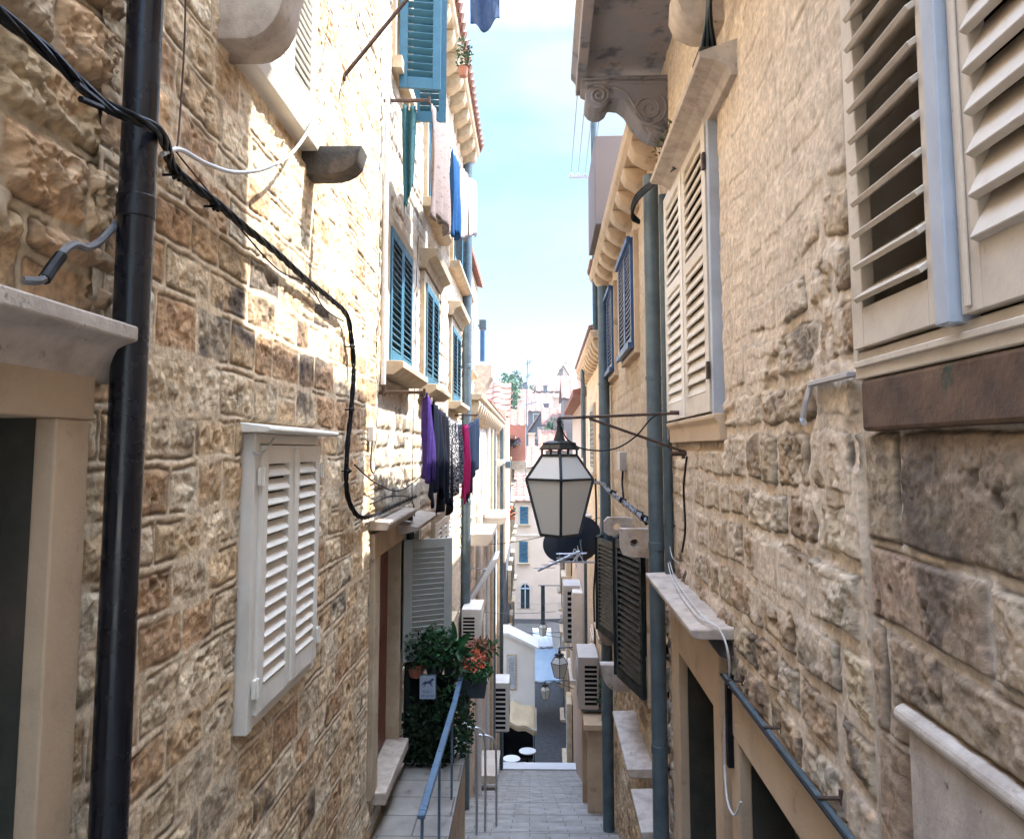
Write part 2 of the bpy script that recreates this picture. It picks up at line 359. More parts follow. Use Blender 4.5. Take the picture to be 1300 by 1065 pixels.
def window(fr, s0, s1, z0, z1, m, house, nleaf=2, o=.02, frame=.09, fm=None, sill=True, hood=False, glass=True, proj=.10, rec=-.16, slots=None, **kw):
    """a house window: dark pane mesh as the part; frame, sill, hood and shutters below it"""
    fm = fm or M_trim
    g = MB(); g.box(fr, s0, s1, rec-.03, rec, z0, z1); w = g.build('window', M_glass, house)
    f = MB(); q = frame
    f.box(fr, s0-q, s0, rec, o, z0-.0, z1); f.box(fr, s1, s1+q, rec, o, z0, z1)
    f.box(fr, s0-q, s1+q, rec, o, z1, z1+q)
    if not sill: f.box(fr, s0-q, s1+q, rec, o, z0-q, z0)
    f.build('frame', fm, w, bevel=.004)
    if sill:
        b = MB(); b.prism(fr, [(rec, z0-.13), (o+proj*.5, z0-.13), (o+proj, z0-.07), (o+proj, z0-.012), (rec, z0)], 's', s0-q-.06, s1+q+.06); b.build('sill', fm, w, bevel=.005)
    if hood:
        zt = z1+q+.02
        b = MB(); b.prism(fr, [(rec, zt), (o+.02, zt), (o+.06, zt+.10), (o+.15, zt+.14), (o+.17, zt+.22), (rec, zt+.25)], 's', s0-q-.08, s1+q+.08); b.build('hood', fm, w, bevel=.005)
    W = (s1-s0)/nleaf
    for i in range(nleaf):
        leaf(fr, s0+i*W+.004, W-.008, z0+.01, z1-.006, o-.02, m, w, **kw)
    return w
def body(fr, s0, s1, z0, z1, house, m=None, o0=-.35, o1=-3.5, cap=True):
    b = MB(); b.box(fr, s0, s1, o0, o1, z0, z1)
    b.box(fr, s0, s1, o0, -.004, z1-.15, z1)
    b.box(fr, s0, s0+.1, o0, -.03, z0, z1-.15); b.box(fr, s1-.1, s1, o0, -.03, z0, z1-.15)
    return b.build('body', m or M_plw, house)
def mod_cornice(fr, s0, s1, z, house, o=.3, step=.42, m=None, mw=.16, mh=.2):
    b = MB(); b.prism(fr, [(-.2, z), (o-.04, z), (o, z+.05), (o+.02, z+.12), (-.2, z+.14)], 's', s0, s1); b.build('cornice', m or M_trim, house, bevel=.006)
    s = s0+.1
    while s < s1-mw:
        k = MB()
        pts = [(-.02, z-mh*1.05), (o*.35, z-mh*.95), (o*.75, z-mh*.6), (o*.9, z-mh*.2), (o*.88, z-.003), (-.02, z-.003)]
        k.prism(fr, pts, 's', s, s+mw); s += step; k.build('corbel', m or M_trim, house, bevel=.02, smooth=True)
def tileroof(P0, along, down, L, H, m, parent, sp=.22, amp=.05, name='roof', sub=6):
    """barrel tiles: P0 = ridge corner, along = unit along the ridge, down = unit down the slope"""
    P0 = Vector(P0); a = Vector(along).normalized(); d = Vector(down).normalized(); n = a.cross(d); n = n if n.z > 0 else -n
    n.normalize()
    cols = max(4, int(L/sp))*sub; rows = max(2, int(H/.42)); R = []
    for j in range(rows+1):
        for e in ((0, 1) if 0 < j < rows else (0,)):
            r = []
            for i in range(cols+1):
                x = L*i/cols; ph = (i % (sub))/sub
                hh = amp*abs(math.sin(pi*i/sub))**.7*(1 if (i//sub) % 2 == 0 else -.35)
                r.append(P0+a*x+d*(H*j/rows)+n*(hh+(.03*(1-e) if e or j else 0)+rnd.uniform(-.006, .006)))
            R.append(r)
    b = MB().grid(R)
    e0 = P0+d*H-n*.10; b.add([P0-n*.1, P0+a*L-n*.1, e0+a*L, e0], [(0, 1, 2, 3)])
    return b.build(name, m, parent, recalc=False)
def leaves(center, size, n, m, parent, name, lsz=.05, long=1.0, seed=1, shell=.5, droop=0):
    r = random.Random(seed); b = MB(); c = Vector(center)
    for _ in range(n):
        while True:
            v = Vector((r.uniform(-1, 1), r.uniform(-1, 1), r.uniform(-1, 1)))
            if shell*.6 < v.length < 1+.15*r.random(): break
        p = c+Vector((v.x*size[0], v.y*size[1], v.z*size[2]))
        d = (v*.5+Vector((r.uniform(-1, 1), r.uniform(-1, 1), r.uniform(-.6, .8)-droop))).normalized()
        q = d.orthogonal().normalized(); q.rotate(Matrix.Rotation(r.uniform(0, 6.3), 3, d)); l = lsz*r.uniform(.6, 1.4); w = l*.32/long**.5; nn = d.cross(q)*w*.35
        l *= long
        b.add([p, p+d*l*.45+q*w+nn, p+d*l, p+d*l*.45-q*w+nn, p+d*l*.5-nn*.3], [(0, 1, 4), (1, 2, 4), (2, 3, 4), (3, 0, 4)])
    return b.build(name, m, parent, recalc=False)
def smoothpath(pts, k=6):
    pts = [Vector(p) for p in pts]; out = []
    for i in range(len(pts)-1):
        p0 = pts[max(i-1, 0)]; p1 = pts[i]; p2 = pts[i+1]; p3 = pts[min(i+2, len(pts)-1)]
        for j in range(k):
            t = j/k; out.append(.5*((2*p1)+(p2-p0)*t+(2*p0-5*p1+4*p2-p3)*t*t+(3*p1-p0-3*p2+p3)*t**3))
    out.append(pts[-1]); return out
def bundle(pts, rad, nst, sr, m, name, parent=None, pitch=.25, k=8, seed=0):
    c = smoothpath(pts, k); b = MB(); L = [0]
    for i in range(1, len(c)): L.append(L[-1]+(c[i]-c[i-1]).length)
    for q in range(nst):
        P = []
        for i, p in enumerate(c):
            t = (c[min(i+1, len(c)-1)]-c[max(i-1, 0)]).normalized()
            x = t.cross(Vector((0, 0, 1))); x = x.normalized() if x.length > .1 else t.orthogonal().normalized(); y = t.cross(x)
            a = L[i]/pitch*2*pi+q*2*pi/nst+seed; P.append(p+(x*math.cos(a)+y*math.sin(a))*rad)
        b.tube(P, sr, 6)
    return b.build(name, m, parent, smooth=True, recalc=False, angle=60)
def cloth(p0, p1, length, m, name, label, cat, group=None, folds=4, amp=.03, pinch=.85, seed=0, taper=1.0, hem=0.0, nrm=(1, 0, 0), pegs=True, diag=0):
    r = random.Random(seed); p0 = Vector(p0); p1 = Vector(p1); nv = Vector(nrm); R = []; nc = 28; nr = 18
    ph = r.uniform(0, 6)
    for j in range(nr+1):
        v = j/nr; row = []
        for i in range(nc+1):
            u = i/nc; uu = .5+(u-.5)*(1+(taper-1)*v)
            p = p0.lerp(p1, uu); sagz = -.10*length*math.sin(pi*u)*(1-pinch)*(1-v)
            ln = length*(1-hem*math.cos(2*pi*(u-.5))*.5-diag*u+.03*math.sin(u*17+ph))
            off = amp*(.35+v)*math.sin(u*folds*2*pi+ph+.6*math.sin(v*3+ph))+amp*.4*math.sin(u*folds*5.3+v*4+ph)
            row.append(p+nv*off+Vector((0, 0, sagz-ln*v)))
        R.append(row)
    b = MB().grid(R); o = b.build(name, m, None, smooth=True, recalc=False, angle=80, origin=(p0+p1)/2-Vector((0, 0, length)))
    mo = o.modifiers.new('thickness', 'SOLIDIFY'); mo.thickness = .004
    tag(o, label, cat, group)
    if pegs:
        k = MB()
        for q in (.04, .5, .96):
            c = p0.lerp(p1, q)+Vector((0, 0, -.10*length*math.sin(pi*q)*(1-pinch)))
            k.box(XY, c.x-.006, c.x+.006, -c.y-.008, -c.y+.008, c.z-.04, c.z+.025)
        k.build('clothes_peg', M_cream, o)
    return o
# ============================================================ setting
def plane_obj(name, x0, x1, y0, y1, z, m, kind='structure'):
    b = MB(); b.add([(x0,y0,z),(x1,y0,z),(x1,y1,z),(x0,y1,z)], [(0,1,2,3)]); return tag(b.build(name, m, None, recalc=False), kind=kind)
plane_obj('ground', -900, 900, -300, 1800, -14.6, M_ground)
# the stepped street: 0.4 m treads falling to the lower street
b = MB(); SLOPE = .364
pts = [(-6, -1.65), (1.2, -1.65)]; y = 1.2; z = -1.65-SLOPE*1.2+.28; z = -1.95
pts += [(1.2, z)]
while y < 28.0:
    y += .4; pts.append((y, z)); z -= .4*SLOPE*1.0006
    if y < 28.0: pts.append((y, z))
zl = z+.4*SLOPE
pts += [(29.1, zl)]
ylast = 29.1; z = zl
while z > -13.85:
    z -= .17; pts.append((ylast, z)); ylast += .42; pts.append((ylast, z))
pts += [(ylast, -14.7), (-6, -14.7)]
# build with noses as thin pale slabs inside the same mesh
top = pts
n = len(top)
vs = [(-1.75, p[0], p[1]) for p in top]+[(2.3, p[0], p[1]) for p in top]
b.add(vs, [tuple(range(n)), tuple(range(2*n-1, n-1, -1))]+[(i, n+i, n+(i+1) % n, (i+1) % n) for i in range(n)])
tag(b.build('steps', M_steps), kind='structure')
b = MB(); b.box(XY, -1.7, 2.2, -29.13, -28.55, zl+.004, zl+.05); tag(b.build('landing_edge', M_plwh, bevel=.01), kind='structure')
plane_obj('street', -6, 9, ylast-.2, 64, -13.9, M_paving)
# ============================================================ LEFT HOUSES
def pal_l(): return [(.58,.42,.25),(.63,.49,.32),(.54,.37,.21),(.65,.53,.37),(.46,.29,.16),(.60,.48,.33),(.69,.58,.42)]
def soot_l(S, Z, h):
    a = np.exp(-(((S-4.3)/.9)**2+((Z-.72)/.30)**2)**2)*1.25
    a = a*sst(h+.35*fbm(S*6, Z*6, 77), .48, .85)
    b_ = .75*sst(fbm(S*2.6, Z*2.6, 78, 5), .60, .70)*sst(h, .5, .7)*(Z < 1)
    return np.clip(a+b_, 0, .92)
# --- nearest house, left of the black downpipe
HA = empty('stone_house', LW.P(.8, -1, -2.6), 'nearest house on the left, big ochre rubble stones and a doorway beside the black downpipe', 'house')
dA0, dA1, zdA = .8, 1.985, LW.px(50, 530)[1]
masonry(LW, -2.5, 2.24, -2.6, 3.6, lambda s: .05 if s < 1.5 else .0055, .0052,
        dict(seed=11, zf=(-1.5, 1.6), ch=(.20,.27), sw=(.24,.36), joint=.013, edge=.035, depth=.015, relief=.030, warp=.03, round=.035, smear=.28, split=.12,
             pal=[(.50,.37,.22),(.56,.44,.29),(.44,.30,.18),(.54,.45,.33),(.47,.36,.24)], tint=(.50,.26,.10), mortar=(.46,.37,.25),
             stain=lambda S, Z: ((.33,.37,.42), np.clip(sst(S, 2.1, 2.16)*(Z < .2)*.75*sst(fbm(S*4, Z*4, 9), .3, .5), 0, 1))),
        holes=[(dA0, dA1, -2.6, zdA)], flats=[(dA0-.2, 2.3, -2.6, zdA+.2), (dA0-.2, dA1+.155, -2.6, zdA+.42)], parent=HA)
body(LW, -2.5, 2.18, -2.7, 3.6, HA)
b = MB(); b.box(LW, dA0, dA1, -.26, -.2, -2.6, zdA); dr = b.build('door', M_doorg, HA)
fr_ = MB(); fr_.box(LW, dA1, dA1+.155, -.03, .03, -2.6, zdA); fr_.build('jamb', M_trimy, dr, bevel=.006)
fr_ = MB(); fr_.box(LW, dA0-.16, dA0, -.24, .03, -2.6, zdA); fr_.build('jamb', M_trimy, dr, bevel=.006)
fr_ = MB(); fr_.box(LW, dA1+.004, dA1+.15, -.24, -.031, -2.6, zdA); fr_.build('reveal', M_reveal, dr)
fr_ = MB(); fr_.box(LW, dA0-.18, dA1+.165, -.24, .035, zdA, zdA+.20); fr_.build('lintel', M_trimy, dr, bevel=.006)
hz = LW.px(160, 410, .13)[1]
b = MB(); b.prism(LW, [(-.2, hz-.17), (.03, hz-.17), (.05, hz-.12), (.08, hz-.07), (.13, hz-.045), (.13, hz), (-.2, hz+.035)], 's', dA0-.3, 2.235); b.build('hood', M_ledge, dr, bevel=.006)
# --- second house: beige ashlar, from the downpipe to the plaster strip
HB = empty('stone_house', LW.P(4.4, -1, -4), 'left house of squared beige stones with white louvred shutters and black cables across it', 'house')
w1s0, _ = LW.px(322, 700, .03); w1s1, _ = LW.px(398, 700, .03)
w1z1 = LW.px(398, 565, .03)[1]; w1z0 = LW.px(398, 832, .03)[1]
w2s0, w2z = LW.px(318, 80, .03); w2s1, w2z_ = LW.px(391, 158, .03)
d1s0, _ = LW.px(483, 800, 0); d1s1, _ = LW.px(508, 800, 0); d1z1 = LW.px(483, 702)[1]; d1z0 = -2.8; d1s0 = 6.46; d1s1 = 7.5
st_l2 = dict(seed=23, ch=(.16,.225), sw=(.15,.29), joint=.009, edge=.022, depth=.009, proud=.006, bed=.62, off=.25, relief=.012, warp=.016, round=.02, smear=.27, split=.05,
             pal=pal_l(), tint=(.46,.29,.15), mortar=(.64,.50,.34), soot=soot_l)
hl2 = [(w1s0, w1s1, w1z0, w1z1), (w2s0, w2s1, w2z_, 3.4)]; fl2 = [(w1s0-.08, w1s1+.08, w1z0-.1, w1z1+.1), (w2s0-.14, w2s1+.14, w2z_-.18, 3.6), (d1s0-.26, d1s1+.2, d1z0, d1z1+.25)]
masonry(LW, 2.16, 3.8, -4.3, 5.2, lambda s: .0029*s, .006, dict(st_l2, zf=(-2.3, 2.5)), holes=hl2, flats=fl2, parent=HB)
masonry(LW, 3.8, 6.3, -4.3, 5.2, lambda s: .0032*s, .0085, dict(st_l2, zf=(-3.6, 4.2)), holes=hl2, flats=fl2, parent=HB)
body(LW, 2.2, 6.3, -4.4, 5.2, HB)
# white shutters low on the wall
g = MB(); g.box(LW, w1s0, w1s1, -.2, -.16, w1z0, w1z1); W1 = g.build('window', M_glass, HB)
f = MB(); f.box(LW, w1s0-.06, w1s0, -.16, .045, w1z0-.06, w1z1+.05); f.box(LW, w1s1, w1s1+.05, -.16, .03, w1z0-.06, w1z1+.05)
f.box(LW, w1s0, w1s1, -.16, .035, w1z0-.06, w1z0); f.box(LW, w1s0, w1s1, -.16, .035, w1z1, w1z1+.05); f.build('frame', M_whitec, W1, bevel=.004)
Wd = (w1s1-w1s0)/2
for i in range(2): leaf(LW, w1s0+i*Wd+.003, Wd-.006, w1z0+.005, w1z1-.005, .028, M_whitec, W1, n=15, tilt=.95, stile=.085, rail=.09, slatd=.062, depth=.032, bev=True)
h = MB(); h.box(LW, w1s0+Wd-.018, w1s0+Wd+.018, .058, .07, w1z0+.02, w1z1-.02); h.build('shutter_bar', M_whitec, W1, bevel=.003)
h = MB(); h.prism(LW, [(-.02, w1z1+.052), (.12, w1z1+.052), (.135, w1z1+.062), (.13, w1z1+.078), (-.02, w1z1+.10)], 's', w1s0-.12, w1s1+.13); h.build('hood', M_whitec, W1, bevel=.004)
for zz in (w1z0+.13, w1z1-.15):
    for ss in (w1s0-.01, w1s1+.01):
        h = MB(); h.box(LW, ss-.022, ss+.022, .05, .068, zz-.04, zz+.04); h.tube([LW.P(ss, .07, zz-.045), LW.P(ss, .07, zz+.045)], .009); h.build('hinge', M_whitec, W1)
# upper shutters, cut by the top of the picture
window(LW, w2s0, w2s1, w2z_, 3.35, M_whitec, HB, o=.05, frame=.07, fm=M_whitec, n=26, tilt=.8, stile=.07, slatd=.055, proj=.04, bev=True, rec=-.14)
# rounded stone corbels that once carried a shelf
def corbel(fr, s, o1, z0, z1, th, house, m):
    pts = [(-.05, z1), (o1, z1)]; 
    for i in range(7):
        a = i/6*pi/2; pts.append((o1-.02-(1-math.cos(a))*o1*.55, z1-.06-(z1-.06-z0)*math.sin(a)))
    pts.append((-.05, z0)); b = MB(); b.prism(fr, pts, 's', s, s+th)
    return b.build('stone_corbel', m, house, bevel=.012, smooth=True)
c1s = LW.px(388, 205)[0]; corbel(LW, c1s, .33, LW.px(388, 222)[1], LW.px(388, 184)[1], .17, HB, M_blackst)
c0s = LW.px(276, 40)[0]; corbel(LW, c0s, .30, LW.px(276, 50)[1], LW.px(276, 50)[1]+.30, .22, HB, M_ledge)
# --- third house: teal shutters, cornice on corbels
HC = empty('stone_house', LW.P(10.5, -1, -9), 'sunlit left house with teal shutters under a corbelled cornice', 'house')
cz = LW.px(590, 172, .25); ZC = AY(598, 176, 13.8).z
def wrect(x0, x1, yt, yb, o=.0):
    a = LW.px(x0, yt, o); b_ = LW.px(x0, yb, o); c = LW.px(x1, (yt+yb)/2, o); return a[0], c[0], b_[1], a[1]
def rrect(x0, x1, yt, yb, o=.0):       # x1 = the nearer, right-hand edge
    a = RW.px(x1, yt, o); b_ = RW.px(x1, yb, o); c = RW.px(x0, (yt+yb)/2, o); return a[0], c[0], b_[1], a[1]
TW = [wrect(489, 516.5, 300, 470), wrect(536, 551.5, 358, 488), wrect(571, 581, 405, 505)]
UW = [wrect(541, 559, 85, 215), wrect(573.5, 592, 168, 275)]
GW = wrect(526, 581, 672, 795)
DW = (8.1, 9.3, -2.35, -.93)
zt = sum(w[3] for w in TW)/3; zb2 = sum(w[2] for w in TW)/3
rows_l3 = [(w[0], w[1], zb2, zt) for w in TW]
hl = [(6.92, 7.85, 3.72, 4.75), (UW[0][0], UW[0][1], 3.1, 4.55), (UW[1][0], UW[1][1], 3.1, 4.55)]
lowW = [(7.6, 8.7, -1.98, -.93), (10.1, 12.2, -2.6, -1.0)]
masonry(LW, 6.3, 14.7, -9, ZC, lambda s: .0042*s, .017,
        dict(seed=37, ch=(.16,.22), sw=(.24,.5), joint=.010, edge=.03, depth=.016, relief=.011, off=.25, warp=.02, round=.03, smear=.5, split=.04, soot=lambda S, Z, h: np.clip(np.exp(-(((S-7.3)/1.0)**2+((Z+.15)/.55)**2)**2)*sst(fbm(S*5, Z*5, 66, 4)+.25*h, .52, .72)*.9, 0, .85),
             pal=[(.56,.46,.33),(.60,.50,.38),(.53,.42,.29),(.62,.54,.43)], tint=(.5,.36,.22), mortar=(.60,.51,.40)),
        holes=rows_l3+hl+lowW+[(d1s0, d1s1, d1z0, d1z1)], flats=[(a-.12, b_+.12, c-.12, d+.12) for a, b_, c, d in rows_l3+hl+lowW]+[(d1s0-.26, d1s1+.14, d1z0, d1z1+.25)], parent=HC)
body(LW, 6.31, 14.7, -9.2, ZC, HC)
# doorway with step and ledge
b = MB(); b.box(LW, d1s0, d1s1, -.16, -.10, d1z0, d1z1)
for q in range(2):
    a0 = d1s0+.12+q*(d1s1-d1s0-.18)/2; b.box(LW, a0, a0+(d1s1-d1s0)/2-.16, -.10, -.088, d1z0+.2, d1z1-.9); b.box(LW, a0, a0+(d1s1-d1s0)/2-.16, -.10, -.088, d1z1-.75, d1z1-.15)
D1 = b.build('door', M_door, HC, bevel=.006)
for (q0, q1) in ((d1s0-.24, d1s0), (d1s1, d1s1+.15)): b = MB(); b.box(LW, q0, q1, -.3, .03, d1z0, d1z1); b.build('jamb', M_trim, D1, bevel=.006)
b = MB(); b.box(LW, d1s0-.26, d1s1+.16, -.3, .034, d1z1, d1z1+.21); b.build('lintel', M_trimy, D1, bevel=.006)
b = MB(); z_ = d1z1+.24; b.prism(LW, [(-.1, z_), (.14, z_), (.16, z_+.05), (.15, z_+.07), (-.1, z_+.09)], 's', d1s0-.30, d1s1+.12); b.build('hood', M_ledge, D1, bevel=.008)
b = MB(); b.box(LW, d1s0-.1, d1s1+.05, -.1, .12, d1z0-.10, d1z0+.0); b.build('step', M_ledge, D1, bevel=.012)
for i, (a, b_, c, d) in enumerate(rows_l3):
    window(LW, a, b_, c, d, M_teal, HC, o=.05, frame=.12, hood=i > 0, n=16, tilt=.8, stile=.07, slatd=.05, proj=.16, bev=(i == 0))
for i, (a, b_, c, d) in enumerate(hl):
    if i == 0:      # the nearest top window has both leaves swung open
        g = MB(); g.box(LW, a, b_, -.2, -.16, c, d); w = g.build('window', M_glass, HC)
        f = MB(); f.box(LW, a-.1, a, -.16, .03, c, d+.1); f.box(LW, b_, b_+.1, -.16, .03, c, d+.1); f.box(LW, a, b_, -.16, .03, d, d+.1); f.build('frame', M_trim, w)
        b = MB(); b.box(LW, a-.15, b_+.15, -.16, .1, c-.12, c); b.build('sill', M_trim, w)
        g1 = LW.sub(a-.0, .05, math.radians(80)); leaf(g1, 0, .40, LW.px(496, 82, .05)[1], 5.0, -.02, M_teal, w, n=17, tilt=-.8, stile=.08, slatd=.06, bev=True)
        g2 = LW.sub(b_-.1, .05, math.radians(84)); leaf(g2, 0, .36, LW.px(512, 128, .05)[1]+.05, 4.9, -.02, M_teal, w, n=17, tilt=-.8, stile=.08, slatd=.06)
    else:
        window(LW, a, b_, c, d, M_teal, HC, o=.05, frame=.1, n=18, tilt=.8, proj=.12)
# lower windows: one with its grey leaf swung out, one with closed white leaves
a, b_, c, d = lowW[0]
g = MB(); g.box(LW, a, b_, -.2, -.16, c, d); w = g.build('window', M_glass, HC)
f = MB(); f.box(LW, a-.09, a, -.16, .03, c, d+.09); f.box(LW, b_, b_+.09, -.16, .03, c, d+.09); f.box(LW, a, b_, -.16, .03, d, d+.09); f.build('frame', M_bluegr, w)
hp = MB(); hp.prism(LW, [(-.05, d+.1), (.04, d+.1), (.22, d+.14), (.23, d+.18), (-.05, d+.22)], 's', a-.3, b_+.2); hp.build('hood', M_ledge, w, bevel=.006)
g1 = LW.sub(a+.0, .03, math.radians(62)); leaf(g1, 0, .52, c-.12, d+.02, 0, M_greysh, w, n=19, tilt=-1.2, stile=.09, slatd=.078, bev=True)
window(LW, *lowW[1], M_whitec, HC, nleaf=3, o=.04, frame=.1, n=20, tilt=.8)
mod_cornice(LW, 6.2, 14.75, ZC-.02, HC, o=.29, step=.62, mw=.26, mh=.26)
b = MB(); b.prism(LW, [(.30, ZC+.12), (.34, ZC+.15), (-2.2, ZC+1.2), (-2.2, ZC+1.05)], 's', 6.4, 14.8); b.build('roof', M_tile, HC)
for s in np.arange(6.5, 14.7, .23):
    pass
b = MB()
for s in np.arange(6.5, 14.7, .24):
    b.tube([LW.P(s, .37, ZC+.19), LW.P(s, -2.2, ZC+1.22)], .075, 6)
b.build('roof_tiles', M_tile2, HC, smooth=True)
# --- fourth and fifth left houses
HD = empty('stone_house', LW.P(16.8, -1, -12), 'narrow left house beyond the grey downpipe with a plain sloping roof edge', 'house')
masonry(LW, 14.7, 18.6, -12, 4.05, .09, .06,
        dict(seed=41, ch=(.2,.3), sw=(.3,.6), joint=.012, edge=.04, depth=.01, relief=.014, warp=.02, smear=.55, pal=[(.60,.50,.40),(.56,.45,.35)], tint=(.5,.38,.28), mortar=(.63,.52,.40), soot=lambda S, Z, h: np.clip(sst(fbm(S*4.5, Z*4.5, 301, 5, .6), .58, .68)*(.25+.7*h)*(1-.7*sst(Z, .4, 1.0)), 0, .75)), parent=HD)
body(LW, 14.7, 18.6, -12, 4.05, HD)
b = MB(); b.prism(LW, [(-2.5, 5.0), (-2.5, 5.12), (.13, 4.2), (.13, 4.06)], 's', 14.72, 18.7); b.build('roof', M_tile, HD)
window(LW, 15.9, 16.9, 1.7, 3.0, M_cream, HD, o=.03, frame=.1, n=14)
window(LW, 15.7, 16.7, -1.4, -.1, M_whitec, HD, o=.03, frame=.1, n=14)
for (s0_, s1_, z_, oo, th) in ((15.3, 17.4, -1.95, .55, .24),):
    b = MB(); b.prism(LW, [(-.05, z_), (oo-.1, z_), (oo, z_+th*.5), (oo, z_+th), (-.05, z_+th)], 's', s0_, s1_); b.build('stone_canopy', M_plw, HD, bevel=.01)
b = MB(); b.prism(LW, [(-.02, 1.0), (.12, 1.06), (.2, 1.3), (.34, 1.6), (.42, 1.7), (.42, 2.0), (-.02, 2.0)], 's', 17.6, 18.5); b.build('console', M_ledge, HD, bevel=.02)
HE = empty('stone_house', LW.P(25, -1, -15), 'long pale left house down the steps with low corbelled cornice', 'house')
masonry(LW, 18.6, 31, -15, 1.15, .2, .09,
        dict(seed=43, ch=(.25,.35), sw=(.4,.8), joint=.012, edge=.05, depth=.01, relief=.012, warp=.02, smear=.6, pal=[(.62,.55,.48),(.58,.50,.42)], tint=(.5,.4,.32), mortar=(.64,.57,.5)), parent=HE)
body(LW, 18.6, 31, -15, 1.15, HE)
mod_cornice(LW, 14.9, 31, .98, HE, o=.34, step=.75, mw=.34, mh=.4)
b = MB(); b.prism(LW, [(.36, 1.14), (.36, 1.2), (-2.4, 2.2), (-2.4, 2.1)], 's', 18.7, 31.1); b.build('roof', M_tile, HE)
window(LW, 20.2, 21.4, -1.7, -.35, M_whitec, HE, o=.03, frame=.14, n=16, tilt=.8)
window(LW, 25, 26.2, -1.7, -.35, M_whitec, HE, o=.03, frame=.14, n=12)
window(LW, 20.6, 21.8, -6.4, -4.6, M_whitec, HE, o=.03, frame=.14, n=12)
for (s0_, s1_, z_, oo, th) in ((20.6, 23.2, -2.05, .66, .2), (26.5, 28.5, -.6, .4, .2), (19.4, 21, -8.3, .5, .2)):
    b = MB(); b.prism(LW, [(-.05, z_), (oo-.1, z_), (oo, z_+th*.5), (oo, z_+th), (-.05, z_+th)], 's', s0_, s1_); b.build('stone_canopy', M_plw, HE, bevel=.01)
b = MB(); b.box(LW, 24.0, 24.7, 0, .14, -15, .95); b.box(LW, 30.2, 31, 0, .2, -15, .95); b.build('pilaster', M_trim, HE, bevel=.02)
# dark-fronted house and balconies beyond
HF = empty('stone_house', LW.P(47, -1, -14), 'far left house in shadow with dark green shutters, just before the pink facade', 'house')
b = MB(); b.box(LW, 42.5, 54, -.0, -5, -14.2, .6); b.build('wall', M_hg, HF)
for i in range(3):
    for j, (zz, hh) in enumerate(((-12.5, 2.2), (-8.6, 1.6), (-5.2, 1.6), (-2.0, 1.4))):
        window(LW, 43.6+i*3.7, 44.9+i*3.7, zz, zz+hh, M_dgreen, HF, o=.25, frame=.12, n=8, rec=.05, sill=True, proj=.2)
b = MB(); b.prism(LW, [(.5, .6), (.5, .75), (-5, 2.2), (-5, .6)], 's', 42.3, 54.1); b.build('roof', M_tile, HF)
# low white house standing into the street with awning
HG = empty('white_house', (-.5, 34, -13.9), 'low white house at the foot of the steps', 'house')
xa = AY(645, 850, 34).x; xb = AY(679, 850, 34).x; zA = AY(645, 806, 34).z; zB = AY(679, 823, 34).z
b = MB(); b.prism(XY, [(-6, -13.9), (-6, zA), (xa, zA), (xb, zB), (xb, -11.9), (-1.3, -11.9), (-1.3, -13.9)], 'o', -34, -35.4); b.build('wall', M_plwh, HG, bevel=.02)
b = MB(); b.prism(XY, [(-6, zA+.005), (xa-.02, zA+.005), (xb+.15, zB-.05), (xb+.15, zB+.06), (xa, zA+.12), (-6, zA+.12)], 'o', -33.9, -35.5); b.build('roof', M_plwh, HG)
Gf = Fr(0, 34, (1, 0), (0, -1))
window(Gf, AY(645, 0, 34).x, AY(654, 0, 34).x, AY(650, 874, 34).z, AY(650, 832, 34).z, M_bluegr, HG, nleaf=1, o=.03, frame=.05, n=16, rec=.0, sill=False)
b = MB(); b.box(XY, xb-.06, xb+.0, -34.2, -34.0, -13.9, -11.9); b.build('post', M_zinc, HG)
b = MB(); b.box(XY, -1.3, xb-.08, -35.3, -35.2, -13.9, -11.95); b.build('dark_backing', M_dark, HG)  # black sheet stands in for the unlit space under the house
zc0 = AY(640, 888, 33.9).z
aw = empty('awning', (-.5, 33.5, zc0-1), 'cream cloth awning sagging under the low white house', 'awning')
R = []
for j in range(7):
    v = j/6; R.append([(xa-.25+(xb-xa+.3)*i/10, 33.95-1.0*v, zc0-.35*(i/10)**1.2-(.55*v+.12*math.sin(v*3)) - .05*math.sin(i*1.3+v*2)) for i in range(11)])
R.append([(p[0], p[1]-.02, p[2]-.22) for p in R[-1]])
ob = MB().grid(R).build('canvas', M_canvc, aw, smooth=True, recalc=False); mo = ob.modifiers.new('t', 'SOLIDIFY'); mo.thickness = .01
b = MB(); b.tube([R[6][0], R[6][-1]], .02); b.tube([R[0][-1], R[6][-1]], .02); b.build('awning_frame', M_alu, aw)
